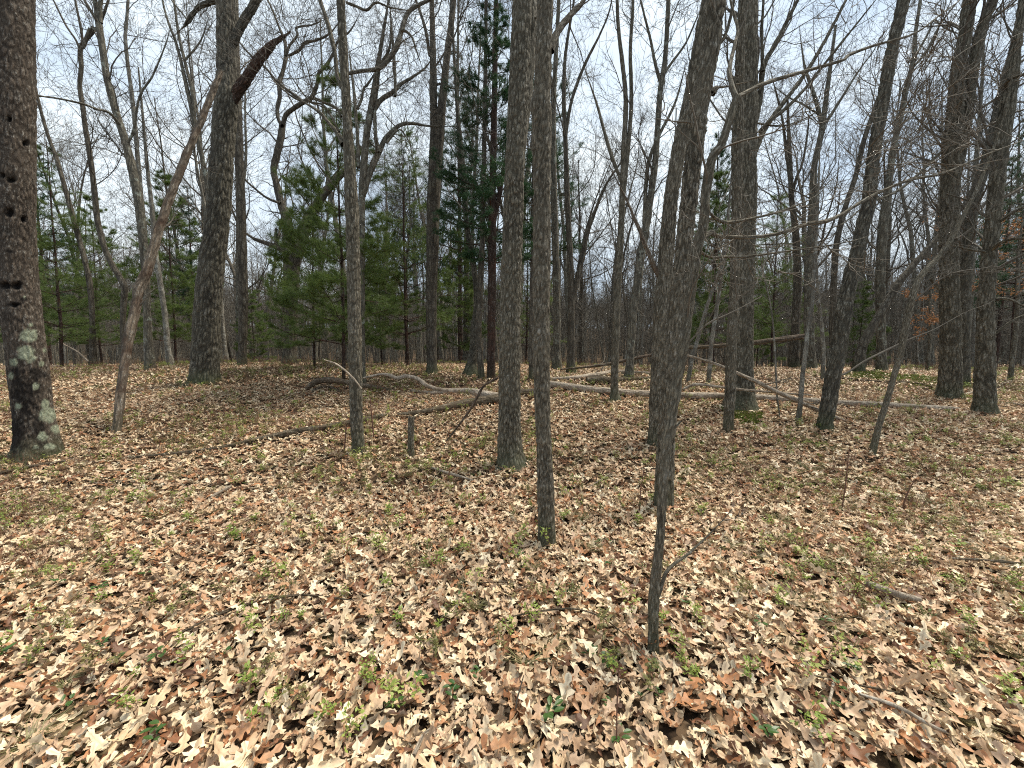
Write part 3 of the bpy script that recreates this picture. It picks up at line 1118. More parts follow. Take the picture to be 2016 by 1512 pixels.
tree('twin_stem_tree', [(849, 736, 30), (850, 715, 20), (849, 600, 21), (851, 500, 24), (853, 400, 25), (856, 330, 24), (855, 270, 16), (854, 200, 14), (853, 150, 13), (852, 80, 11), (850, 0, 9)], B_FAR2,
     'tall trunk that splits into two narrow upright stems left of the dark pine', 1, far=12.5, cell=.03, depth=.008, twigs=10, tw_lo=.55, limbs=[
         dict(p=[(860, 350, 16), (865, 280, 17), (869, 220, 17), (874, 170, 14), (880, 110, 13), (888, 50, 12), (893, 0, 11), (900, -90, 9)], tw=.8),
         dict(p=[(846, 110, 6), (838, 60, 6), (826, 20, 5), (815, -10, 4)]),
         dict(p=[(858, 168, 4), (866, 165, 5), (872, 168, 4)], tw=0)])
tree('tall_pine', [(967, 748, 21), (967, 730, 16), (968, 600, 16), (969, 500, 16), (969, 400, 16), (970, 350, 13), (973, 200, 11), (975, 90, 9), (977, 0, 8), (979, -160, 6)], B_PINE,
     'straight dark pine with a reddish lower trunk just left of the centre oak', 1, far=11.5, cell=.03, ext=3, twigs=26, tw_lo=.3, tw_len=1.5, limbs=[
         dict(p=[(974, 430, 8), (984, 380, 9), (990, 340, 8), (998, 300, 7), (1003, 250, 6)])])
tree('twisted_maple', [(924, 739, 34), (929, 715, 20), (932, 690, 17), (933, 650, 14), (939, 590, 12), (932, 520, 11), (921, 460, 10), (915, 400, 9), (905, 300, 7)], B_DARK,
     'crooked black stemmed tree with a flared foot left of the dark pine', 1, far=11.5, twigs=12, tw_lo=.4)
tree('background_hardwood', [(948, 746, 15), (945, 700, 12), (942, 650, 12), (946, 560, 12), (950, 450, 10), (952, 350, 9), (955, 200, 8), (957, 0, 6)], B_FAR2,
     'thin trunk rising between the crooked black stem and the dark pine', 1, far=11.3, twigs=10, tw_lo=.4)
tree('centre_oak', [(1006, 916, 66), (1004, 897, 50), (1003, 850, 45), (1003, 750, 42), (1005, 600, 40), (1009, 450, 38), (1013, 350, 37), (1017, 270, 37), (1021, 180, 38), (1026, 80, 37), (1028, 0, 37), (1030, -120, 34)], B_OAK,
     'thick grey oak in the centre with a flared foot among green sprigs', 2, cell=.036, depth=.012, ext=4, twigs=3, tw_lo=.8, flare=.5, stretch=3.5, limbs=[
         dict(p=[(1016, 330, 26), (1024, 260, 28), (1033, 190, 29), (1040, 100, 29), (1044, 0, 27), (1050, -120, 24)], tw=0, dY=.1),
         dict(p=[(1022, 75, 9), (1024, 45, 6), (1023, 20, 5)], tw=0), dict(p=[(1024, 40, 4), (1045, 36, 4), (1060, 33, 3)], tw=0)])
tree('slender_oak', [(1077, 1076, 44), (1076, 1062, 35), (1075, 980, 34), (1072, 900, 31), (1068, 800, 30), (1066, 700, 32), (1065, 640, 34), (1066, 600, 33), (1067, 450, 33), (1067, 350, 33), (1066, 235, 36), (1064, 205, 38), (1068, 170, 31), (1070, 100, 30), (1073, 0, 29), (1075, -120, 28)], B_HICK,
     'slender rough barked trunk nearest the middle of the picture right of the thick centre oak', 2, cell=.023, depth=.008, stretch=3.2, ext=4, twigs=3, tw_lo=.85, flare=.35, lump=.12, limbs=[
         dict(p=[(1083, 100, 15), (1095, 68, 13), (1110, 45, 12), (1130, 22, 10), (1152, -5, 8)], tw=.6, dY=.2, twl=1.0),
         dict(p=[(1057, 205, 12), (1053, 220, 14), (1053, 235, 12)], tw=0, cap=True, mat=B_DARK),
         dict(p=[(1056, 405, 6), (1051, 402, 8), (1047, 404, 4)], tw=0, cap=True)])
T14 = tree('forked_hickory', [(1306, 999, 48), (1307, 975, 38), (1310, 900, 35), (1313, 850, 35), (1319, 757, 38), (1327, 680, 40), (1335, 600, 39), (1343, 520, 34), (1350, 450, 32), (1356, 400, 34), (1362, 340, 33), (1373, 260, 32), (1380, 200, 34), (1392, 130, 36), (1401, 80, 37), (1409, 0, 38), (1430, -120, 36)], B_HICK,
     'front trunk with shaggy furrowed bark standing just behind the leaning sapling', 2, cell=.029, depth=.011, ext=4, twigs=4, tw_lo=.7, flare=.45, limbs=[
         dict(p=[(1413, 90, 7), (1425, 75, 7), (1437, 40, 6), (1445, -5, 6)], tw=.5),
         dict(p=[(1402, 185, 14), (1408, 175, 14), (1416, 172, 5), (1432, 170, 3)], tw=0),
         dict(p=[(1392, 258, 4), (1375, 248, 4), (1350, 240, 4), (1335, 240, 3)], tw=0, mat=TWIGN)])
tree('back_hickory', [(1298, 877, 60), (1299, 850, 47), (1303, 757, 46), (1305, 680, 42), (1306, 600, 36), (1310, 520, 30), (1320, 400, 28), (1336, 300, 29), (1352, 230, 29), (1368, 150, 30), (1385, 50, 28), (1395, 0, 26), (1415, -120, 24)], B_HICK,
     'second shaggy barked trunk directly behind and left of the front one', 2, cell=.036, depth=.013, ext=4, twigs=4, tw_lo=.7, limbs=[
         dict(p=[(1296, 542, 11), (1288, 525, 10), (1280, 505, 9), (1268, 478, 8), (1258, 450, 7), (1246, 425, 6), (1239, 405, 5)], tw=0, mat=B_DEAD, label='bare reddish dead limb hanging to the left'),
         dict(p=[(1300, 500, 5), (1315, 490, 5), (1330, 485, 4)], tw=0)])
tree('leaning_sapling', [(1286, 1288, 29.1), (1286, 1260, 22.4), (1286, 1200, 21.3), (1290, 1140, 21.3), (1296, 1090, 19.0), (1301, 1040, 17.9), (1304, 980, 19.0), (1307, 930, 19.0), (1312, 876, 20.2), (1322, 820, 22.4), (1332, 757, 21.3), (1342, 700, 21.3), (1352, 640, 21.3), (1358, 590, 20.2), (1366, 540, 19.0), (1374, 480, 21.3), (1385, 445, 19.0), (1388, 400, 17.9), (1393, 350, 20.2), (1403, 310, 17.9), (1420, 285, 15.7), (1432, 250, 15.7), (1442, 215, 14.6), (1450, 190, 15.7)], B_MAPLE,
     'crooked thin sapling nearest the camera leaning up right past the shaggy trunks', 2, ext=0, cell=.016, depth=.0035, twigs=3, tw_lo=.6, tw_len=.6, flare=.2, lump=.16, twmat=TWIGN, limb_twigs=6, limbs=[
         dict(p=[(1290, 1182, 9), (1298, 1168, 9), (1310, 1130, 8), (1330, 1108, 7), (1350, 1095, 6), (1368, 1078, 5), (1388, 1060, 4), (1422, 1025, 2)], tw=.3, dY=.1, twl=.25),
         dict(p=[(1322, 842, 12), (1332, 836, 9), (1340, 829, 5)], tw=0, cap=True),
         dict(p=[(1450, 192, 10), (1440, 165, 9), (1436, 140, 9), (1440, 115, 8), (1447, 85, 7), (1452, 55, 6), (1440, 10, 5)], tw=.5, dY=.3, twl=.9),
         dict(p=[(1450, 192, 9), (1468, 182, 8), (1500, 166, 8), (1550, 150, 8), (1600, 136, 7), (1660, 118, 7), (1672, 108, 8), (1720, 90, 6), (1800, 66, 5), (1850, 30, 4), (1890, 0, 3)], tw=1.3, dY=.9, twl=1.2),
         dict(p=[(1376, 468, 16), (1388, 465, 14), (1400, 458, 12), (1412, 464, 8), (1440, 467, 8), (1490, 466, 8), (1540, 458, 8), (1590, 441, 9), (1628, 435, 10), (1660, 420, 8), (1720, 384, 8), (1790, 355, 7), (1860, 340, 6), (1940, 305, 4), (2030, 270, 3)], tw=2.0, dY=1.0, twl=1.1, label='long low branch sweeping right across the trunks'),
         dict(p=[(1372, 490, 7), (1386, 500, 6), (1400, 506, 6), (1440, 505, 5), (1480, 504, 5), (1560, 493, 4), (1650, 480, 3), (1700, 468, 2)], tw=.8, dY=.5, twl=.7),
         dict(p=[(1380, 415, 6), (1392, 415, 6), (1412, 432, 7), (1435, 438, 7), (1480, 430, 6), (1540, 415, 5), (1600, 390, 3)], tw=.8, dY=.4, twl=.7),
         dict(p=[(1345, 690, 6), (1362, 668, 4), (1395, 636, 3), (1430, 620, 3), (1470, 600, 2)], tw=.5, twl=.5, mat=TWIGN)])
tree('mossy_foot_oak', [(1456, 803, 84), (1457, 785, 62), (1458, 750, 52), (1459, 650, 48), (1461, 550, 48), (1463, 450, 48), (1465, 400, 48), (1465, 300, 49), (1468, 200, 46), (1469, 100, 40), (1472, 0, 36), (1474, -120, 34)], B_OAK,
     'thick upright trunk above the long fallen log right of the shaggy pair', 2, cell=.045, depth=.016, ext=4, twigs=8, tw_lo=.5, limb_twigs=10, limbs=[
         dict(p=[(1482, 315, 10), (1494, 280, 11), (1508, 250, 11), (1540, 205, 10), (1575, 160, 9), (1600, 122, 8), (1635, 60, 7), (1665, 0, 6)], dY=.7),
         dict(p=[(1494, 262, 8), (1510, 243, 8), (1545, 215, 8), (1580, 180, 7), (1620, 130, 6), (1660, 80, 6), (1700, 30, 4)], dY=-.4),
         dict(p=[(1488, 240, 10), (1497, 190, 11), (1502, 135, 11), (1518, 100, 9), (1538, 65, 9), (1560, 20, 8), (1580, -20, 6)], dY=.3),
         dict(p=[(1502, 140, 8), (1500, 90, 7), (1500, 50, 6), (1503, -10, 5)]),
         dict(p=[(1486, 242, 4), (1530, 248, 4), (1560, 243, 3), (1600, 225, 3)], tw=.5)])
tree('slim_front_trunk', [(1433, 852, 26), (1434, 825, 20), (1437, 777, 22), (1440, 678, 22), (1444, 600, 20), (1448, 500, 18), (1452, 400, 16), (1456, 300, 14), (1459, 200, 12), (1462, 60, 10)], B_HICK,
     'slim paler trunk standing in front of the thick upright trunk', 2, cell=.03, depth=.008, ext=2, twigs=3, tw_lo=.6, tw_len=1)
tree('dark_leaning_oak', [(1622, 849, 44), (1625, 833, 34), (1634, 777, 33), (1641, 735, 34), (1650, 690, 34), (1662, 610, 33), (1674, 550, 31), (1687, 500, 30), (1700, 440, 29), (1710, 400, 29), (1721, 300, 27), (1738, 200, 26), (1756, 100, 26), (1779, 0, 27), (1800, -120, 24)], B_DARK,
     'dark trunk leaning right in front of the long fallen log', 2, cell=.042, depth=.014, ext=4, twigs=6, tw_lo=.5, limbs=[
         dict(p=[(1655, 640, 14), (1650, 610, 12), (1656, 580, 8)], tw=0, cap=True),
         dict(p=[(1640, 740, 6), (1665, 735, 5), (1700, 712, 5), (1740, 692, 5), (1790, 668, 4), (1840, 648, 3), (1900, 615, 2), (1940, 600, 2)], dY=.3, tw=.9, twl=.5, mat=TWIGN),
         dict(p=[(1725, 290, 5), (1733, 230, 5), (1740, 190, 5), (1744, 130, 4)], tw=.6)])
tree('thin_leaning_tree', [(1714, 896, 19), (1722, 872, 15), (1733, 830, 14), (1749, 780, 13), (1760, 740, 13), (1771, 705, 14), (1779, 665, 15), (1786, 628, 15), (1795, 590, 16), (1805, 558, 15), (1824, 530, 14), (1843, 512, 14), (1858, 492, 13), (1871, 474, 12), (1886, 445, 11), (1901, 416, 10), (1920, 380, 9), (1945, 320, 7), (1970, 250, 5)], B_MAPLE,
     'thin tree that bends up right in front of the two thick right trunks', 2, cell=.016, depth=.003, ext=1, twigs=10, tw_lo=.35, tw_len=1.1, flare=.2, lump=.13)
tree('right_double_oak', [(1868, 784, 76), (1869, 762, 52), (1871, 700, 46), (1870, 600, 43), (1867, 500, 40), (1870, 400, 39), (1874, 300, 38), (1882, 200, 34), (1888, 130, 31), (1898, 80, 29), (1909, 0, 30), (1922, -120, 26)], B_OAK,
     'thick right hand trunk that splits into two close stems above the moss', 2, cell=.045, depth=.014, ext=4, twigs=18, tw_lo=.25, tw_len=2.2, limb_twigs=10, limbs=[
         dict(p=[(1880, 345, 28), (1890, 300, 28), (1899, 250, 27), (1906, 200, 27), (1918, 120, 26), (1935, 50, 26), (1955, 0, 25), (1985, -100, 22)]),
         dict(p=[(1850, 570, 9), (1842, 560, 8), (1833, 548, 7), (1838, 530, 5)], tw=.3),
         dict(p=[(1852, 300, 8), (1800, 350, 7), (1760, 380, 7), (1710, 400, 5), (1660, 440, 3)], dY=-1.0)])
tree('right_back_oak', [(1898, 745, 32), (1898, 700, 25), (1899, 600, 25), (1905, 500, 27), (1912, 430, 27), (1920, 390, 26), (1938, 330, 23), (1952, 270, 22), (1972, 180, 18), (1995, 90, 15), (2020, 0, 13)], B_DARK,
     'trunk half hidden behind the thick double trunk curving right', 1, Y0=9.0, cell=.03, ext=3, twigs=26, tw_lo=.2, tw_len=2.4)
tree('right_edge_oak', [(1937, 814, 70), (1938, 792, 49), (1940, 700, 43), (1941, 600, 36), (1948, 500, 34), (1958, 400, 34), (1966, 330, 35), (1977, 250, 33), (1988, 180, 33), (1998, 110, 25), (2008, 40, 20), (2020, -40, 18)], B_OAK,
     'thick trunk nearest the right edge with bare level branches', 2, cell=.045, depth=.014, ext=3, twigs=22, tw_lo=.2, tw_len=2.2, limb_twigs=10, limbs=[
         dict(p=[(1955, 490, 12), (1970, 478, 10), (1995, 470, 8), (2040, 468, 7)], Y=7.0, dY=-.5),
         dict(p=[(1960, 440, 11), (1975, 432, 9), (2000, 415, 8), (2040, 395, 7)], dY=-.4),
         dict(p=[(1950, 595, 10), (1968, 588, 9), (1990, 590, 7), (2010, 600, 6), (2050, 612, 5)], dY=-.5),
         dict(p=[(1955, 660, 8), (1975, 645, 8), (2000, 628, 7), (2040, 610, 6)], dY=-.2),
         dict(p=[(1955, 505, 8), (1935, 495, 7), (1912, 492, 6)], tw=.3),
         dict(p=[(1975, 170, 16), (1990, 155, 10), (2030, 140, 9)], dY=-.3)])
# --- middle distance, traced
MID = [
    ('slim upright tree with forked top standing in the gap left of the shaggy pair', [(1213, 790, 32), (1210, 770, 16), (1211, 700, 15), (1214, 600, 15), (1220, 500, 13), (1225, 400, 12), (1228, 300, 11), (1232, 200, 9), (1226, 130, 8), (1218, 60, 7), (1215, 0, 6)], B_OAK, None, 10,
     [dict(p=[(1226, 400, 8), (1236, 300, 8), (1243, 200, 8), (1241, 100, 7), (1246, 0, 6)]), dict(p=[(1228, 370, 6), (1205, 310, 7), (1190, 260, 6), (1178, 215, 5), (1165, 175, 3)], dY=.5)]),
    ('grey tree with many upright branches close left of the shaggy pair', [(1237, 750, 24), (1240, 715, 16), (1246, 620, 16), (1255, 560, 17), (1262, 500, 17), (1270, 460, 16), (1282, 380, 13), (1290, 320, 12), (1295, 250, 11), (1300, 180, 11), (1308, 130, 10), (1312, 80, 9), (1316, 0, 8)], B_FAR, None, 10,
     [dict(p=[(1301, 165, 7), (1290, 125, 6), (1280, 75, 5), (1266, 20, 4)]), dict(p=[(1303, 150, 6), (1325, 120, 5), (1350, 85, 4), (1370, 40, 3)]), dict(p=[(1268, 440, 8), (1275, 330, 8), (1296, 270, 7), (1330, 200, 5)])]),
    ('background trunk with a long fork leaning right beyond the long log', [(1125, 734, 24), (1124, 705, 15), (1125, 600, 14), (1122, 500, 12), (1117, 400, 11), (1114, 300, 9), (1110, 200, 8), (1112, 120, 6), (1120, 60, 5), (1130, 0, 4)], B_FAR2, None, 9,
     [dict(p=[(1127, 590, 11), (1136, 550, 10), (1146, 510, 10), (1156, 460, 9), (1170, 420, 7), (1190, 370, 5), (1215, 330, 4)]), dict(p=[(1113, 270, 7), (1125, 200, 6), (1150, 130, 6), (1180, 70, 4), (1200, 20, 3)])]),
    ('straight grey trunk just right of the slender rough barked trunk', [(1096, 728, 24), (1096, 690, 15), (1096, 600, 14), (1094, 500, 14), (1091, 400, 13), (1089, 300, 12), (1090, 200, 9), (1095, 100, 8), (1100, 0, 7)], B_FAR, None, 10, []),
    ('dark trunk mostly hidden behind the slender rough barked trunk', [(1046, 748, 12), (1046, 700, 10), (1047, 600, 10), (1049, 500, 9), (1051, 350, 8)], B_FAR2, None, 5, []),
    ('grey tree with a leaning left top between the lichen trunk and the dead pole', [(296, 718, 28), (294, 690, 18), (290, 620, 16), (288, 560, 17), (282, 480, 19), (274, 400, 21), (262, 340, 20), (250, 290, 18), (230, 225, 16), (212, 160, 15), (201, 90, 15), (195, 50, 15), (190, 20, 11), (182, -30, 9)], B_FAR, 11.0, 14,
     [dict(p=[(194, 62, 9), (180, 55, 9), (172, 72, 9), (163, 95, 8)], tw=.5, cap=True), dict(p=[(198, 45, 10), (197, 15, 10), (200, -25, 8)]), dict(p=[(190, 40, 8), (178, 20, 7), (166, 0, 6), (150, -25, 5)]),
      dict(p=[(245, 290, 6), (262, 260, 6), (275, 190, 5), (300, 150, 4), (325, 90, 3)]), dict(p=[(240, 250, 8), (215, 222, 7), (190, 215, 6), (165, 205, 6), (120, 195, 5), (75, 188, 4)], dY=-1.5)]),
    ('narrow pale tree rising beside the grey tree left of the dead pole', [(290, 717, 16), (288, 600, 12), (284, 480, 11), (279, 400, 10), (272, 320, 10), (266, 250, 9), (260, 190, 9), (252, 130, 8), (247, 80, 8), (248, 50, 7), (252, 0, 6)], B_FAR3, 12.0, 12, []),
    ('kinked tree whose dark trunk bends left above its mottled foot', [(245, 718, 20), (245, 690, 14), (242, 645, 13), (243, 605, 13), (245, 568, 15), (238, 550, 14), (219, 518, 13), (203, 480, 13), (192, 433, 13), (188, 400, 13), (183, 350, 12), (176, 300, 12), (168, 250, 11), (163, 210, 11), (157, 170, 10), (160, 130, 10), (158, 100, 10), (168, 80, 9), (185, 60, 8), (200, 40, 6)], B_FAR2, 12.3, 14,
     [dict(p=[(158, 102, 6), (150, 80, 5), (130, 50, 5), (110, 10, 4), (95, -20, 3)]), dict(p=[(163, 88, 6), (160, 60, 6), (152, 20, 5), (145, -20, 4)])]),
    ('tree leaning left at the top close beside the lichen trunk', [(183, 716, 18), (182, 640, 12), (179, 578, 13), (172, 535, 12), (160, 486, 12), (147, 440, 12), (134, 393, 11), (113, 317, 10), (94, 265, 8), (76, 200, 7), (64, 140, 5)], B_FAR2, 13.0, 14, []),
    ('mottled slim trunk right of the dead pole', [(338, 717, 22), (331, 690, 13), (325, 625, 12), (316, 560, 12), (306, 500, 12), (300, 420, 10), (290, 330, 8)], B_FAR3, 12.5, 10, []),
    ('tree whose upper stem passes behind the dead pole and leans left', [(432, 716, 14), (425, 600, 12), (418, 480, 12), (410, 380, 11), (402, 330, 10), (391, 278, 10), (382, 235, 11), (374, 200, 9), (365, 160, 9), (355, 115, 7), (345, 80, 6), (330, 40, 5), (318, -10, 4)], B_FAR, 12.5, 8,
     [dict(p=[(383, 235, 8), (380, 190, 8), (366, 130, 7), (352, 70, 6), (345, 20, 5), (340, -20, 4)]), dict(p=[(362, 120, 5), (385, 95, 4), (400, 70, 3)])]),
    ('pale grey sapling standing behind the long log left of the dark leaning trunk', [(1570, 832, 13), (1575, 800, 11), (1580, 740, 10), (1586, 690, 10), (1590, 650, 9), (1598, 600, 9), (1602, 540, 8), (1608, 450, 6), (1612, 350, 5)], B_FAR3, None, 7, []),
    ('short pale curved stem close left of the dark leaning trunk', [(1620, 747, 10), (1621, 690, 9), (1617, 640, 8), (1611, 580, 7), (1606, 500, 5)], B_FAR3, None, 6, []),
    ('very thin reddish sapling left of the pale grey sapling', [(1538, 822, 4), (1530, 780, 4), (1526, 700, 4), (1520, 620, 3), (1508, 560, 3), (1500, 520, 2)], B_FAR3, None, 6, []),
    ('left one of two pale slender stems in front of the green pine on the right', [(1353, 752, 9), (1362, 710, 8), (1371, 678, 8), (1386, 622, 8), (1400, 580, 7), (1412, 545, 6), (1428, 480, 5)], B_FAR3, None, 5, []),
    ('right one of two pale slender stems in front of the green pine on the right', [(1394, 756, 10), (1398, 715, 9), (1400, 678, 9), (1410, 614, 8), (1418, 559, 7), (1430, 480, 6), (1436, 400, 5)], B_FAR3, None, 5, []),
    ('thick background tree with an open fork high up left of the dark leaning trunk', [(1595, 736, 32), (1594, 690, 22), (1592, 600, 20), (1594, 500, 18), (1599, 440, 17), (1600, 400, 16), (1603, 330, 13), (1612, 285, 12), (1619, 250, 12)], B_FAR, 12.5, 10,
     [dict(p=[(1619, 252, 9), (1612, 220, 9), (1602, 185, 8), (1590, 150, 6), (1583, 125, 5)]), dict(p=[(1619, 250, 8), (1640, 220, 7), (1665, 180, 6), (1690, 140, 4), (1720, 100, 3)]), dict(p=[(1612, 225, 5), (1580, 205, 4), (1550, 190, 3)])]),
    ('background tree leaning right that shows between two darker trunks', [(1643, 736, 22), (1640, 680, 15), (1640, 600, 14), (1645, 500, 13), (1655, 440, 12), (1670, 390, 11), (1685, 345, 11), (1700, 280, 11), (1720, 220, 10), (1735, 180, 8), (1750, 130, 6)], B_FAR2, 11.5, 12, []),
    ('background tree with a bulging trunk and high fork right of the thick upright trunk', [(1562, 735, 24), (1566, 640, 17), (1570, 560, 17), (1568, 480, 15), (1562, 420, 12), (1558, 385, 11)], B_FAR2, 13.0, 5,
     [dict(p=[(1558, 388, 8), (1555, 350, 8), (1548, 300, 7), (1541, 240, 5), (1530, 190, 4)]), dict(p=[(1559, 385, 7), (1568, 350, 6), (1580, 320, 5), (1590, 260, 4)])]),
    ('slanting dark trunk crossing the gap left of the thick double trunk', [(1688, 740, 30), (1697, 685, 22), (1722, 637, 20), (1745, 598, 19), (1771, 555, 18), (1800, 520, 15), (1835, 480, 13), (1870, 440, 11), (1910, 380, 8)], B_FAR2, 11.0, 18, []),
    ('tall grey trunk between the dark leaning trunk and the thick double trunk', [(1735, 738, 28), (1735, 690, 21), (1734, 640, 20), (1733, 550, 21), (1738, 450, 21), (1745, 400, 20), (1752, 340, 15), (1762, 280, 13), (1775, 220, 12), (1785, 170, 12), (1798, 120, 10), (1803, 60, 8), (1812, 0, 7)], B_FAR, 11.5, 14,
     [dict(p=[(1800, 130, 6), (1825, 100, 6), (1850, 50, 5), (1880, 10, 4)]), dict(p=[(1800, 115, 6), (1830, 60, 5), (1838, 40, 5), (1870, 60, 4)])]),
]
for i, (lab, pts, mat, Y0, tw, limbs) in enumerate(MID):
    nm = 'sapling' if pts[0][2] < 14 else 'background_hardwood'
    tree(nm, pts, mat, lab, 1, Y0=Y0, ext=0 if nm == 'sapling' else 3, cell=.03, depth=.005, twigs=tw, tw_lo=.35, tw_len=.9 if nm == 'sapling' else 2.0, limbs=limbs, limb_twigs=9,
         cat='sapling' if nm == 'sapling' else 'tree', far=12.8, lump=.1)

# ------------------------------------------------------------------ scattered forest behind
def crown_levels(rich):
    return [dict(k=14, wig=.035, up=.03, s=8, tip=.12),
            dict(k=10, wig=.17, up=.09, s=5, n=17 * rich, lr=.40, a0=25, a1=60, rr=.48, t0=.34, tip=.2),
            dict(k=7, wig=.25, up=.07, s=3, n=7.5 * rich, lr=.47, a0=28, a1=65, rr=.5, rmin=.008, t0=.2, tip=.3),
            dict(k=4, wig=.24, up=.06, s=3, n=5.0 * rich, lr=.45, a0=25, a1=65, rr=.55, rmin=.006, t0=.1, tip=.4),
            dict(k=3, wig=.24, up=.05, s=3, n=2.6 * rich, lr=.5, a0=25, a1=60, rr=.6, rmin=.0045, t0=.1, tip=.5)]


def forest_proto(seed, h, r0, rich, mat, lean=.03, wig=.035, levels=5, t0=.34, rmin_scale=1.0):
    r = np.random.default_rng(seed)
    lv = crown_levels(rich)[:levels]
    lv[0] = dict(lv[0], wig=wig)
    lv[1] = dict(lv[1], t0=t0)
    for x in lv[1:]:
        if 'rmin' in x:
            x['rmin'] *= rmin_scale
    parts = grow(np.array([[0, 0, -.3]]), np.array([[r.normal(0, lean), r.normal(0, lean), 1.]]), np.array([h]), np.array([r0]), lv, r)
    P, R, s = parts[0]
    R = R.copy()
    R[0, 0] *= 1.45
    g1 = Geo()
    stem(g1, P[0], R[0], 9, .5, .05, .008, .12, 4.5, seed % 60, .1, furrow=False)
    g2 = Geo()
    add_grown(g2, parts[1:])
    return g1.mesh('trunk', mat), g2.mesh('crown', TWIG)


FP = [forest_proto(1, 18, .17, 1.0, B_FAR), forest_proto(2, 16, .13, .9, B_FAR2, .05, .05), forest_proto(3, 20, .22, 1.0, B_FAR, .02),
      forest_proto(4, 14, .09, .8, B_FAR3, .06, .06), forest_proto(5, 17, .15, 1.0, B_FAR2, .05, .06, t0=.22), forest_proto(6, 12, .065, .8, B_FAR, .07, .05),
      forest_proto(7, 15, .20, 1.05, B_FAR2, .04, .09, t0=.25)]
SP = [forest_proto(21, 6.0, .032, .7, B_FAR3, .08, .07, 4, .2), forest_proto(22, 4.5, .022, .6, B_FAR, .12, .09, 4, .15), forest_proto(23, 8, .045, .7, B_FAR2, .06, .05, 4, .3)]

LAND = [(60, 'lichen trunk'), (240, 'dead pole'), (403, 'massive dark oak'), (570, 'old crooked oak'), (705, 'straight grey oak'), (849, 'twin stemmed tree'), (967, 'dark pine'), (1050, 'centre trunks'),
        (1210, 'upright forked tree'), (1305, 'shaggy pair'), (1457, 'thick upright trunk'), (1630, 'dark leaning trunk'), (1735, 'tall grey trunk'), (1869, 'thick double trunk'), (1940, 'right edge trunk')]
ORD = 'first second third fourth fifth sixth seventh eighth ninth tenth eleventh twelfth thirteenth fourteenth fifteenth'.split()
ORD += ['%s-%s' % (a, b) for a in ('late', ) for b in ORD]


def gap_labels(roots, noun, desc):
    buckets = {}
    for q in roots:
        px = 1008 + 757 * q.location.x / q.location.y
        i = sum(px > a for a, _ in LAND)
        buckets.setdefault(i, []).append((px, q))
    for i, lst in buckets.items():
        lst.sort(key=lambda e: e[0])
        n = len(lst)
        for j, (px, q) in enumerate(lst):
            side, m = ('left', j) if j < n / 2 else ('right', n - 1 - j)
            where = 'left of the %s' % LAND[0][1] if i == 0 else 'right of the %s' % LAND[-1][1] if i == len(LAND) else 'between %s and %s' % (LAND[i - 1][1], LAND[i][1])
            q['label'] = '%s, %s from %s %s' % (desc(q), ORD[min(m, 14)], side, where)


FAR_LABELS = {0: 'tall straight bare hardwood in the woods behind the crest', 1: 'tall brown trunked bare hardwood in the woods behind the crest', 2: 'tall thick bare hardwood in the woods behind the crest',
              3: 'pale trunked slender bare tree in the woods behind the crest', 4: 'bare hardwood with low spreading branches in the woods behind the crest', 5: 'very slender bare tree in the woods behind the crest',
              6: 'crooked thick bare hardwood in the woods behind the crest'}
FAR_SHORT = {0: 'straight background tree', 1: 'brown background tree', 2: 'thick background tree', 3: 'pale background tree', 4: 'low branched background tree', 5: 'slender background tree', 6: 'crooked background tree'}
placed = []
FAR_ROOTS, SAP_ROOTS = [], []
r = np.random.default_rng(77)
tries = 0
while len(placed) < 205 and tries < 9000:
    tries += 1
    y = math.sqrt(r.random() * (58 ** 2 - 15.5 ** 2) + 15.5 ** 2)
    x = r.uniform(-1, 1) * (1.42 * y + 2)
    if any((x - a) ** 2 + (y - b) ** 2 < 1.6 for a, b in placed):
        continue
    placed.append((x, y))
    k = int(r.choice(7, p=[.19, .17, .11, .16, .13, .14, .10]))
    root = ob('forest_tree', None, None, (x, y, H(x, y)))
    s = r.uniform(.8, 1.15)
    root.scale = (s, s, s)
    root.rotation_euler = (r.normal(0, .03), r.normal(0, .03), r.uniform(0, 6.3))
    tag(root, FAR_LABELS[k], 'tree', 'bare trees in the woods behind the crest')
    FAR_ROOTS.append((root, k))
    ob('trunk', FP[k][0], root)
    ob('crown', FP[k][1], root)['kind'] = 'stuff'
for i in range(70):
    y = math.sqrt(r.random() * (34 ** 2 - 14.2 ** 2) + 14.2 ** 2)
    x = r.uniform(-1, 1) * (1.4 * y + 1)
    k = int(r.integers(0, 3))
    root = ob('forest_sapling', None, None, (x, y, H(x, y)))
    s = r.uniform(.6, 1.25)
    root.scale = (s, s, s)
    root.rotation_euler = (r.normal(0, .07), r.normal(0, .07), r.uniform(0, 6.3))
    tag(root, 'thin leafless sapling among the background trunks', 'sapling', 'thin saplings among the background trunks')
    SAP_ROOTS.append(root)
    ob('trunk', SP[k][0], root)
    ob('crown', SP[k][1], root)['kind'] = 'stuff'

KIND_WORD = {q.name: FAR_SHORT[k] for q, k in FAR_ROOTS}
gap_labels([q for q, _ in FAR_ROOTS], 'tree', lambda q: KIND_WORD[q.name])
gap_labels(SAP_ROOTS, 'sapling', lambda q: 'thin background sapling')


def merged(pair):
    g = Geo()
    a, b = pair
    out = bpy.data.meshes.new('tree_shape')
    vs, fs, mi = [], [], []
    n = 0
    for j, me in enumerate((a, b)):
        V = np.empty(len(me.vertices) * 3)
        me.vertices.foreach_get('co', V)
        L = np.empty(len(me.loops), np.int64)
        me.loops.foreach_get('vertex_index', L)
        vs.append(V.reshape(-1, 3))
        fs.append(L.reshape(-1, 4) + n)
        mi.append(np.full(len(L) // 4, j))
        n += len(V) // 3
    g.v = vs
    g.f = fs
    g.n = n
    me = g.mesh('tree_shape', [a.materials[0], b.materials[0]])
    me.polygons.foreach_set('material_index', np.concatenate(mi).astype(np.int32))
    return me


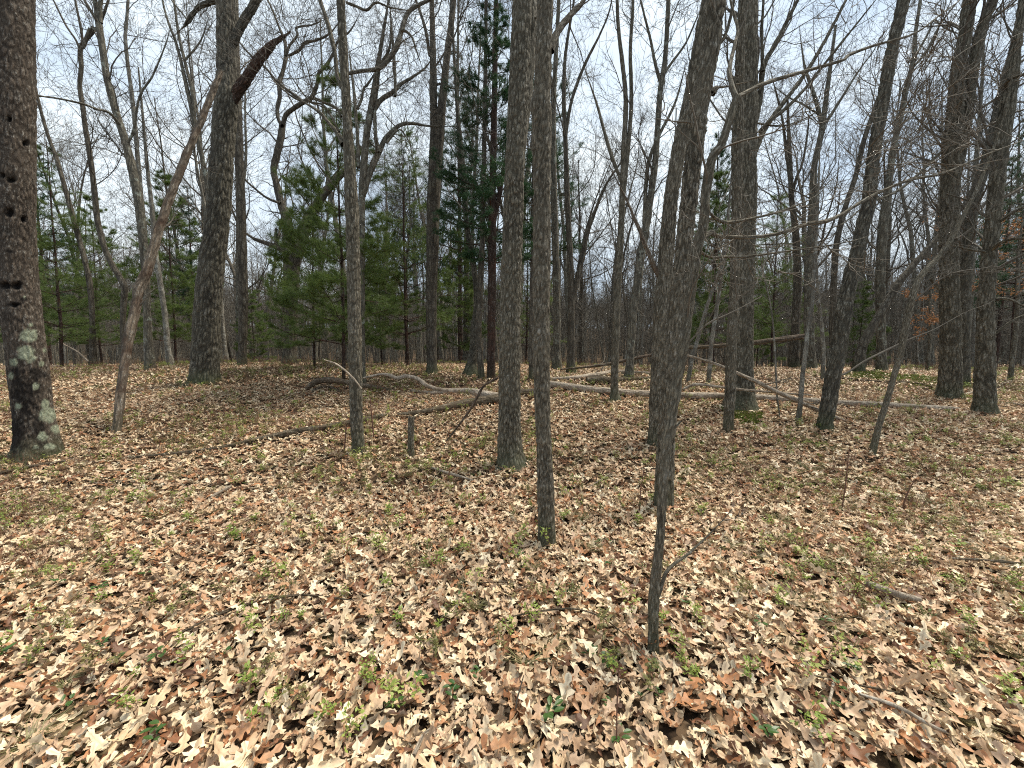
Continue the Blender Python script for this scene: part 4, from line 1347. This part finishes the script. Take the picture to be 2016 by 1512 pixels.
FARM = [merged(forest_proto(40 + i, h, r0, .8, m, .04, .05, 4, .3, 2.6)) for i, (h, r0, m) in enumerate([(17, .16, B_FAR), (15, .12, B_FAR2), (19, .2, B_FAR2), (14, .10, B_FAR3), (12, .07, B_FAR)])]
FARM += [merged(forest_proto(50 + i, h, r0, .7, B_FAR, .1, .08, 3, .1, 1.8)) for i, (h, r0) in enumerate([(5, .03), (3.6, .025), (7, .04)])]
CF = protos('far_tree_shapes', FARM)


def far_woods(name, n, y0, y1, lo, hi, label):
    x, y = scatter(n, y0, y1, 1.45, 5)
    rot = np.stack([rng.normal(0, .035, n), rng.normal(0, .035, n), rng.random(n) * 6.3], 1)
    gn_instances(name, np.stack([x, y, terr(x, y)], 1), rot, rng.uniform(.75, 1.15, n), rng.integers(lo, hi, n), CF, label)


far_woods('far_woods', 1900, 50, 150, 0, 5, 'grey brown mass of distant bare trunks')
far_woods('far_woods', 2400, 150, 260, 0, 5, 'most distant line of bare trees')
far_woods('far_undergrowth', 3000, 20, 110, 5, 8, 'thicket of thin bare saplings between the distant trunks')

# ------------------------------------------------------------------ pines
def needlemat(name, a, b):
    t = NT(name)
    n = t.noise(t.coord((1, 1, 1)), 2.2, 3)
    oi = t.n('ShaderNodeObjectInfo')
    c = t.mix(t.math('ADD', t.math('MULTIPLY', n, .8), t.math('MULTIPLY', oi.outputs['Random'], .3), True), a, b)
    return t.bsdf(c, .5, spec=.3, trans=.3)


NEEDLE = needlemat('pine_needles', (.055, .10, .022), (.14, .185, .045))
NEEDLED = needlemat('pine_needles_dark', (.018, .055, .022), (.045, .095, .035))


def pine_parts(seed, h, r0, crown0, Lmax, tufts=1.0, nl=.11, wh=.36, mat=NEEDLE, dead=True, trunk=True, nw=.005, per=26):
    r = np.random.default_rng(seed)
    P0, D, L, RD = [], [], [], []
    z = crown0
    while z < h * .98:
        f = (z - crown0) / (h - crown0)
        nb = r.integers(4, 7)
        a0 = r.uniform(0, 6.3)
        for k in range(nb):
            a = a0 + k * 2 * PI / nb + r.normal(0, .25)
            P0.append((0, 0, z + r.normal(0, .05)))
            D.append((math.cos(a), math.sin(a), .12 + .5 * f + r.normal(0, .1)))
            L.append(Lmax * (1 - f) ** .75 * (.55 + .45 * min(1, f * 5 + .4)) * r.uniform(.6, 1.15) + .12)
            RD.append(.004 + .012 * (1 - f) * r0 / .05)
        z += wh * r.uniform(.75, 1.25)
    lv = [dict(k=7, wig=.07, up=.03, s=4, tip=.3),
          dict(k=4, wig=.10, up=.05, s=3, n=8 * tufts, lr=.42, a0=35, a1=65, rr=.5, rmin=.0025, t0=.2, flat=.25),
          dict(k=2, wig=.12, up=.12, s=3, n=2.4 * tufts, lr=.5, a0=30, a1=55, rr=.6, rmin=.002, t0=.3, flat=.4)]
    parts = grow(np.array(P0, float), np.array(D, float), np.array(L), np.array(RD), lv, r)
    gb = Geo()
    add_grown(gb, parts)
    # needle tufts along shoots
    pos, dr = [], []
    for P, R, s in parts[1:]:
        pos.append(P[:, 1:].reshape(-1, 3))
        d = norm(P[:, 1:] - P[:, :-1]).reshape(-1, 3)
        dr.append(d)
    pos.append(parts[0][0][:, -1])
    dr.append(norm(parts[0][0][:, -1] - parts[0][0][:, -2]))
    pos, dr = np.concatenate(pos), np.concatenate(dr)
    n = len(pos) * per
    p = np.repeat(pos, per, 0) + r.normal(0, .012, (n, 3))
    d = norm(np.repeat(dr, per, 0) * .7 + r.normal(0, .6, (n, 3)) * [1, 1, .75] + [0, 0, .02])
    s_ = norm(np.cross(d, r.normal(size=(n, 3))))
    ln = nl * r.uniform(.7, 1.15, n)
    V = np.stack([p + s_ * nw / 2, p - s_ * nw / 2, p + d * ln[:, None]], 1).reshape(-1, 3)
    gn = Geo()
    gn.add(V, np.arange(len(V)).reshape(-1, 3))
    gt = Geo()
    if trunk:
        k = 10
        zz = np.linspace(-.2, h, k)
        P = np.stack([np.cumsum(r.normal(0, .012 * h / 6, k)), np.cumsum(r.normal(0, .012 * h / 6, k)), zz], 1)
        P[:, :2] -= P[0, :2]
        stem(gt, P, r0 * (1 - .85 * np.linspace(0, 1, k)), 10, .25, .03, .003, .06, 4, seed % 50, .1, furrow=False)
    return gt, gb, gn


def pine_meshes(seed, **kw):
    mat = kw.get('mat', NEEDLE)
    gt, gb, gn = pine_parts(seed, **kw)
    print('pine tris', sum(len(f) for f in gn.f))
    return gt.mesh('trunk', B_PINE), gb.mesh('boughs', B_PINE), gn.mesh('needles', mat, smooth=False)


PINES = [pine_meshes(11, h=7.4, r0=.045, crown0=.95, Lmax=1.8, tufts=1.0, wh=.5, nl=.13), pine_meshes(12, h=6.0, r0=.035, crown0=.8, Lmax=1.4, tufts=.85, wh=.46, nl=.13),
         pine_meshes(13, h=8.8, r0=.06, crown0=1.2, Lmax=2.2, tufts=.85, per=18, wh=.6, nl=.14, mat=NEEDLE)]


def pine(i, px, Y, s, rot, label, sz=1.0, group=None):
    p = at(px, 700, Y)
    root = ob('young_pine', None, None, (p[0], Y, H(p[0], Y)))
    root.scale = (s, s, s * sz)
    root.rotation_euler.z = rot
    tag(root, label, 'pine', group)
    for nm, me in zip(('trunk', 'boughs', 'needles'), PINES[i]):
        o = ob(nm, me, root)
        if nm != 'trunk':
            o['kind'] = 'stuff'
    return root


pine(0, 675, 9.2, .95, .4, 'young pine with dense soft green boughs directly behind the straight pale grey trunk', 1.0)
pine(1, 618, 11.0, .95, 2.2, 'small green pine at the foot of the old crooked oak')
pine(2, 803, 12.2, .85, 1.1, 'young pine with layered green boughs between the grey oak and the twin stemmed tree')
pine(1, 752, 13.2, .9, 4.4, 'small pine in the shade between two taller pines left of the twin stemmed tree')
pine(2, 120, 13.0, .85, 5.0, 'green pine close right of the lichen covered trunk')
pine(0, 200, 15.5, .9, 3.3, 'young pine behind the kinked tree on the left')
pine(0, 345, 14.5, .95, .9, 'pine with level green boughs left of the massive dark oak')
pine(1, 500, 17.0, .6, .2, 'little bluish green pine right of the massive dark oak')
pine(2, 1035, 17.0, .8, 2.9, 'green pine showing between the thick centre oak and the slender trunk')
pine(0, 1405, 12.8, .85, 1.9, 'green pine behind the two pale slender stems')
pine(2, 1520, 14.5, .75, .7, 'green pine right of the thick upright trunk')
pine(1, 905, 14.8, .9, 3.0, 'young pine between the twin stemmed tree and the crooked black stem')
pine(1, 1490, 19.0, .8, 5.2, 'small bright pine in the distance under the leaning black log')
pine(1, 1690, 22.0, .9, 1.2, 'small dark pine far behind the dark leaning trunk')
pine(0, 60, 17.0, 1.0, 2.0, 'pine half hidden by the lichen covered trunk')

# foliage of the tall pine (parts of that tree)
tp = bpy.data.objects['tall_pine']
_, gb, gn = pine_parts(71, 9.5, .06, 2.9, 1.35, tufts=.7, wh=.42, trunk=False, nl=.12, per=16, nw=.009)
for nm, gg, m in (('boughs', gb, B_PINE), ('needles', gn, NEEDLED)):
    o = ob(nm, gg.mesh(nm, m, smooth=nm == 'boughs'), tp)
    o['kind'] = 'stuff'
# tall pines deeper in the woods
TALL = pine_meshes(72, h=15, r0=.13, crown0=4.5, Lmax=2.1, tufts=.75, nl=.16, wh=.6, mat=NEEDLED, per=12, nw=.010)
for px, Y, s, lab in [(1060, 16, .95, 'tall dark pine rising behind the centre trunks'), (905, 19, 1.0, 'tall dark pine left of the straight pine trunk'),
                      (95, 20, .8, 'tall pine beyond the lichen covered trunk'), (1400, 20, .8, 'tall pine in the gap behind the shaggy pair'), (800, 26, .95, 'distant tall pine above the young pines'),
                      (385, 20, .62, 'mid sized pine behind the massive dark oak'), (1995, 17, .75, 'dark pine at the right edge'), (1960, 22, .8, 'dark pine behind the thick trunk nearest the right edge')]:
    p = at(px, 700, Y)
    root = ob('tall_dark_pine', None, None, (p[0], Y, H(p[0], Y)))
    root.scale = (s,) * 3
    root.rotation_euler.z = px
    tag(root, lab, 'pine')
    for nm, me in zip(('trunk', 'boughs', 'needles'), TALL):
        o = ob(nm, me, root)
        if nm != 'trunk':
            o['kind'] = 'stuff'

# young beeches that keep their orange leaves
t = NT('retained_leaf')
oi = t.n('ShaderNodeNewGeometry')
ORANGE = t.bsdf(t.ramp(t.noise(t.coord((1, 1, 1)), 18, 3), [(.3, (.16, .075, .03)), (.6, (.30, .15, .07)), (.8, (.40, .24, .13))]), .6, spec=.3, trans=.3)
for px, py, Y, rr_, lab in [(2010, 500, 9.6, 1.1, 'tree with rusty orange leaves at the right edge'), (1925, 420, 13.5, 1.5, 'tree with rusty leaves behind the thick double trunk'), (1835, 590, 12.0, .7, 'small tree with a few rusty leaves left of the thick double trunk')]:
    r = np.random.default_rng(int(px))
    c0 = at(px, py, Y)
    base = np.array([c0[0], Y, H(c0[0], Y)])
    root = tag(ob('rusty_leaved_tree', None, None, tuple(base)), lab, 'tree')
    g1 = Geo()
    hgt = c0[2] - base[2] + rr_
    PT = np.array([[0, 0, -.1], [.03, 0, hgt * .4], [-.04, .02, hgt * .75], [0, 0, hgt]])
    PP, RR = stem(g1, PT, np.array([.05, .04, .03, .012]), 8, .2, .03, .002, .05, 4, 3, .1, furrow=False)
    ob('trunk', g1.mesh('trunk', B_FAR), root)
    n = 22
    u = r.uniform(.35, 1, n)
    k = (u * (len(PP) - 2)).astype(int)
    a = r.uniform(0, 6.3, n)
    parts = grow(PP[k], np.stack([np.cos(a), np.sin(a), r.uniform(0, .6, n)], 1), r.uniform(.5, 1, n) * rr_, np.full(n, .008),
                 [dict(k=5, wig=.12, up=.03, s=3), dict(k=4, wig=.15, up=0, s=3, n=5, lr=.5, a0=30, a1=60, rr=.6, rmin=.003)], r)
    g2 = Geo()
    add_grown(g2, parts)
    ob('twigs', g2.mesh('twigs', TWIG), root)['kind'] = 'stuff'
    pts = parts[1][0][:, 1:].reshape(-1, 3)
    q = pts[r.integers(0, len(pts), 900)] + r.normal(0, .03, (900, 3))
    g3 = Geo()
    D = norm(r.normal(size=(900, 3)) + [0, 0, -.8])
    S = norm(np.cross(D, r.normal(size=(900, 3))))
    blades(g3, q, D, S, r.uniform(.05, .09, 900), r.uniform(.025, .045, 900))
    ob('leaves', g3.mesh('leaves', ORANGE, smooth=False), root)['kind'] = 'stuff'

# ------------------------------------------------------------------ fallen wood
def fallen(name, pts, mat, label, cat='log', lift=0.0, Y=None, dY=0.0, twigs=0, tw_len=.4, lump=.15, branches=(), seg=None, depth=.004):
    P, R = [], []
    for j, (px, py, w) in enumerate(pts):
        if Y is None:
            p = hit(px, py + w * .5)
            rr = rad_of(1008, w, p[1]) * 1.0
            p = p + np.array([0, 0, rr * .75 + .025 + (lift if np.isscalar(lift) else lift[j])])
        else:
            yy = Y + dY * j / (len(pts) - 1)
            p = at(px, py, yy)
            rr = rad_of(1008, w, yy)
        P.append(p)
        R.append(rr)
    P, R = np.array(P), np.array(R)
    base = P[0].copy()
    g = Geo()
    sg = seg or int(np.clip(R.max() / .003, 8, 28))
    PP, RR = stem(g, P, R, sg, .035 if P[0][1] < 9 else .07, .03, depth * min(1, R.max() / .03), lump, 6, int(pts[0][0]) % 60, 0, cap=True, wob=.01)
    if not branches and not twigs:
        o = ob(name, g.mesh(name, mat, base), None, tuple(base))
        return tag(o, label, cat)
    root = tag(ob(name, None, None, tuple(base)), label, cat)
    ob('stem', g.mesh('stem', mat, base), root)
    for br in branches:
        gb_ = Geo()
        BP, BR = [], []
        for j, (px, py, w) in enumerate(br):
            k = np.argmin([abs(px - q[0]) for q in pts])
            yy = P[k][1]
            BP.append(at(px, py, yy))
            BR.append(rad_of(1008, w, yy))
        stem(gb_, np.array(BP), np.array(BR), 8, .05, .03, .001, .12, 5, len(br), 0, cap=True)
        ob('branch', gb_.mesh('branch', mat, base), root)
    if twigs:
        r = np.random.default_rng(int(pts[0][0]))
        k = r.integers(len(PP) // 4, len(PP) - 1, twigs)
        T = norm(PP[k + 1] - PP[k])
        perp = norm(np.cross(T, r.normal(size=(twigs, 3))))
        perp[:, 2] = np.abs(perp[:, 2])
        parts = grow(PP[k], T * .6 + perp * .8, r.uniform(.4, 1.2, twigs) * tw_len, np.clip(RR[k] * .4, .002, .012),
                     [dict(k=6, wig=.18, up=.03, s=4, tip=.3), dict(k=4, wig=.2, up=.04, s=3, n=3, lr=.5, a0=30, a1=60, rr=.6, rmin=.0018)], r)
        gt = Geo()
        add_grown(gt, parts)
        ob('twigs', gt.mesh('twigs', TWIGN, base), root)['kind'] = 'stuff'
    return root


fallen('fallen_log', [(1058, 757, 10), (1085, 757, 13), (1150, 766, 13), (1220, 773, 14), (1280, 777, 13), (1350, 780, 14), (1420, 781, 14), (1480, 783, 13), (1560, 788, 12), (1650, 794, 12), (1760, 800, 12), (1850, 805, 10), (1886, 807, 7)], B_LOG,
       'long pale fallen trunk lying across the slope behind the right hand trees')
fallen('fallen_log', [(1086, 748, 7), (1130, 745, 9), (1180, 738, 10), (1215, 733, 9), (1290, 737, 7)], B_LOG, 'shorter pale log lying behind the left end of the long fallen trunk', twigs=4, tw_len=.6)
fallen('rotten_log', [(1155, 750, 14), (1180, 748, 17), (1205, 749, 13), (1250, 747, 8), (1290, 746, 6)], B_LOGD, 'dark crumbling log beside the shorter pale log')
fallen('leaning_dead_pole', [(1103, 727, 3), (1160, 722, 5), (1205, 715, 6), (1290, 697, 6)], B_LOGD, 'thin dead pole leaning up right beyond the long fallen trunk', 'branch', Y=10.3, twigs=5, tw_len=.7)
fallen('fallen_log', [(980, 782, 17), (965, 780, 19), (950, 777, 18), (924, 771, 13), (893, 771, 11), (865, 773, 9), (848, 775, 8), (809, 771, 5)], B_LOG,
       'pale log end resting against the foot of the thick centre oak', branches=[[(893, 770, 9), (865, 767, 9), (848, 762, 8), (837, 757, 8), (823, 746, 8), (799, 741, 8), (782, 745, 8), (768, 739, 7), (750, 737, 5), (716, 744, 4)]])
fallen('fallen_log', [(1062, 772, 13), (1010, 776, 15), (985, 783, 17), (951, 789, 18), (906, 797, 17), (861, 808, 14), (827, 814, 10), (782, 819, 8)], B_LOGD, 'broken brown log sloping down left from the centre oak', lump=.2)
fallen('fallen_log', [(754, 821, 9), (716, 829, 11), (678, 837, 12), (629, 846, 13), (588, 851, 12), (540, 860, 11), (490, 872, 9), (440, 884, 8), (380, 893, 7), (250, 905, 5)], B_LOGD, 'long dark rotting log running down left past the grey oak', lump=.18)
fallen('fallen_branch', [(603, 766, 8), (619, 754, 12), (643, 748, 12), (674, 751, 11), (700, 756, 9), (726, 760, 9), (775, 769, 6)], B_LOGD, 'arched dark dead branch behind the grey oak', 'branch', Y=8.2, branches=[[(775, 770, 6), (778, 780, 6), (775, 795, 6), (768, 813, 5)]])
fallen('fallen_branch', [(612, 778, 4), (622, 768, 6), (647, 763, 7), (671, 773, 6)], B_LOGD, 'short curved dark branch under the arched dead branch', 'branch')
fallen('dead_branch', [(638, 708, 2), (664, 718, 4), (692, 741, 4), (712, 765, 3)], B_LOG, 'thin pale dead branch slanting down in front of the grey oak', 'branch', Y=5.0, twigs=0)
fallen('leaning_stick', [(879, 868, 4), (907, 832, 4), (931, 798, 5), (951, 762, 5), (965, 752, 5), (981, 744, 5)], B_LOGD, 'bent stick leaning up right against the centre oak', 'branch', Y=5.3)
fallen('fallen_branch', [(100, 722, 4), (130, 712, 4), (173, 714, 4), (200, 717, 3), (212, 720, 2)], B_LOG, 'pale bare branch on the crest right of the lichen covered trunk', 'branch', branches=[[(174, 712, 3), (153, 693, 3), (130, 680, 2), (115, 672, 2)]])
fallen('fallen_branch', [(1349, 698, 4), (1395, 712, 5), (1427, 724, 6), (1490, 752, 8), (1524, 769, 9), (1573, 790, 9), (1611, 808, 8), (1650, 823, 6), (1691, 838, 4)], B_LOG, 'bare branch slanting down right across the long fallen trunk', 'branch', Y=6.6, twigs=7, tw_len=.6)
fallen('fallen_branch', [(1345, 766, 5), (1370, 757, 6), (1420, 762, 5), (1460, 767, 5), (1520, 772, 4), (1600, 778, 3)], B_LOG, 'low pale branch in front of the thick upright trunk', 'branch', Y=6.7, twigs=4, tw_len=.4)
fallen('leaning_black_log', [(1337, 685, 6), (1400, 682, 7), (1472, 676, 9), (1530, 669, 10), (1584, 662, 11)], B_LOGD, 'dark log propped level above the ground behind the thick upright trunk', Y=10.0)
fallen('fallen_branch', [(1650, 745, 4), (1720, 752, 4), (1800, 756, 4), (1850, 768, 3)], B_LOGD, 'thin dark branch on the ground before the moss', 'branch')
fallen('fallen_branch', [(1880, 782, 4), (1910, 776, 5), (1960, 762, 4), (1990, 752, 3)], B_LOG, 'pale branch between the two thick right trunks', 'branch', twigs=4, tw_len=.5)
fallen('fallen_branch', [(1980, 795, 5), (2010, 800, 5), (2040, 812, 5)], B_LOG, 'pale branch on the ground at the right edge', 'branch', twigs=3, tw_len=.4)
fallen('fallen_stick', [(347, 1266, 4), (390, 1245, 5), (434, 1223, 6), (486, 1206, 6), (569, 1188, 5), (630, 1190, 4), (700, 1199, 3)], B_LOGD, 'thin forked stick on the leaves in the left foreground', 'stick', lift=.02, branches=[[(569, 1188, 4), (590, 1175, 3), (611, 1154, 2)]], seg=8)
fallen('wood_piece', [(1701, 1166, 11), (1720, 1172, 14), (1750, 1180, 13), (1785, 1190, 14), (1812, 1199, 11)], B_LOG, 'short weathered grey piece of wood on the leaves at the right', 'wood piece', lift=.03, lump=.22)
fallen('fallen_stick', [(1870, 1116, 5), (1930, 1120, 5), (1980, 1124, 6), (2030, 1130, 6)], B_LOGD, 'dark stick half buried at the right edge', 'stick', lift=.03)
fallen('fallen_stick', [(1596, 1346, 4), (1640, 1358, 4), (1700, 1370, 4), (1765, 1382, 3)], B_LOGD, 'thin dark stick in the lower right foreground', 'stick', lift=.02)
fallen('fallen_stick', [(1630, 1412, 6), (1636, 1385, 5), (1640, 1362, 5)], B_LOG, 'short pale stick touching the thin dark stick', 'stick', lift=.02)
fallen('fallen_stick', [(1690, 1392, 6), (1760, 1425, 8), (1830, 1462, 8), (1860, 1485, 6)], B_LOG, 'pale weathered stick in the lower right corner', 'stick', lift=.035)
fallen('fallen_stick', [(815, 1508, 9), (835, 1478, 8), (852, 1453, 6)], B_LOG, 'pale grey stick at the bottom of the picture', 'stick', lift=.02)
fallen('fallen_stick', [(1006, 1242, 3), (1070, 1228, 4), (1130, 1222, 4), (1180, 1238, 3), (1220, 1275, 3), (1270, 1320, 2)], B_LOGD, 'curved thin twig in the centre foreground', 'stick', lift=.05, seg=6)
fallen('fallen_stick', [(850, 930, 5), (885, 940, 6), (930, 955, 4)], B_LOG, 'pale stick on the leaves below the broken stub', 'stick', lift=.03)
fallen('fallen_stick', [(415, 990, 4), (436, 978, 6), (456, 966, 5)], B_LOG, 'short grey stick on the left slope', 'stick', lift=.03)
fallen('fallen_stick', [(1140, 975, 3), (1170, 962, 3), (1200, 940, 2)], B_LOG, 'thin pale twig right of the slender trunk', 'stick', lift=.02)
fallen('fallen_stick', [(0, 940, 6), (60, 925, 7), (130, 915, 5)], B_LOGD, 'dark stick at the foot of the lichen covered trunk', 'stick', lift=.02)
fallen('fallen_stick', [(1000, 1160, 3), (925, 1160, 3), (880, 1140, 3)], B_LOGD, 'thin brown twig in front of the slender trunk', 'stick', lift=.02, seg=6)
# two upright thin stems in the foreground
for (pts, lab, m) in [([(1213, 1495, 4), (1214, 1440, 3), (1215, 1380, 3), (1219, 1305, 2)], 'thin dark upright stem at the bottom of the picture', TWIGR),
                      ([(1012, 1425, 4), (1016, 1390, 4), (1024, 1355, 3), (1031, 1330, 2)], 'pale bent upright stem in the centre foreground', TWIGN),
                      ([(1258, 1010, 3), (1262, 960, 2), (1268, 925, 2)], 'thin upright stem left of the shaggy trunk', TWIGR),
                      ([(1655, 1010, 3), (1665, 950, 3), (1672, 880, 2)], 'thin brown upright stem below the dark leaning trunk', TWIGR),
                      ([(1770, 1010, 4), (1785, 975, 4), (1800, 945, 2)], 'short leaning brown stem on the right slope', TWIGR),
                      ([(737, 870, 3), (733, 830, 3), (728, 780, 2)], 'thin upright stem right of the grey oak', TWIGR),
                      ([(676, 895, 3), (680, 860, 3), (682, 835, 2)], 'thin dark stem left of the grey oak', TWIGR)]:
    base, P, R = place(pts)
    g = Geo()
    stem(g, P, R, 6, .03, .02, .0003, .15, 4, 5, 0, furrow=False, wob=.006)
    o = ob('bare_stem', g.mesh('bare_stem', m, base), None, tuple(base))
    tag(o, lab, 'stem')

# the short broken stub
base, P, R = place([(808, 903, 16), (809, 880, 13), (809, 850, 13), (810, 822, 13)])
g = Geo()


def paint_stub(V, C):
    top = V[:, 2].max()
    m = V[:, 2] > top - .03
    V = V.copy()
    V[m, 2] += np.clip(fbm(V[m] * 60, 4, 2), -.2, 1) * .06
    return V, {}


stem(g, P, R, 28, .02, .014, .004, .1, 4, 8, .3, paint=paint_stub, cap=True)
tag(ob('broken_stub', g.mesh('broken_stub', B_HICK, base), None, tuple(base)), 'short broken tree stub standing upright left of the centre oak', 'stump')

# scattered small sticks
STK = []
for i in range(4):
    r = np.random.default_rng(600 + i)
    parts = grow(np.array([[0, 0, .01]]), np.array([[1., 0, 0.02]]), np.array([.45]), np.array([.005]),
                 [dict(k=8, wig=.08, up=0, s=6, tip=.4), dict(k=4, wig=.1, up=0, s=4, n=2.5, lr=.4, a0=25, a1=50, rr=.6, rmin=.0015)], r)
    g = Geo()
    add_grown(g, parts)
    STK.append(g.mesh('small_twig', B_LOGD if i % 2 else B_LOG))
for i in range(70):
    y = math.sqrt(random.random() * (9.5 ** 2 - 1.5 ** 2) + 1.5 ** 2)
    x = random.uniform(-1.35, 1.35) * y
    o = ob('small_twig', STK[i % 4], None, (x, y, H(x, y) + .04))
    o.rotation_euler = (0, random.gauss(0, .08) - math.atan((H(x + .2, y) - H(x - .2, y)) / .4) * 0, random.uniform(0, 6.3))
    s = random.uniform(.5, 1.4)
    o.scale = (s, s, s)
    tag(o, 'small dead twig lying loose on the fallen leaves', 'twig', 'small dead twigs on the leaves')
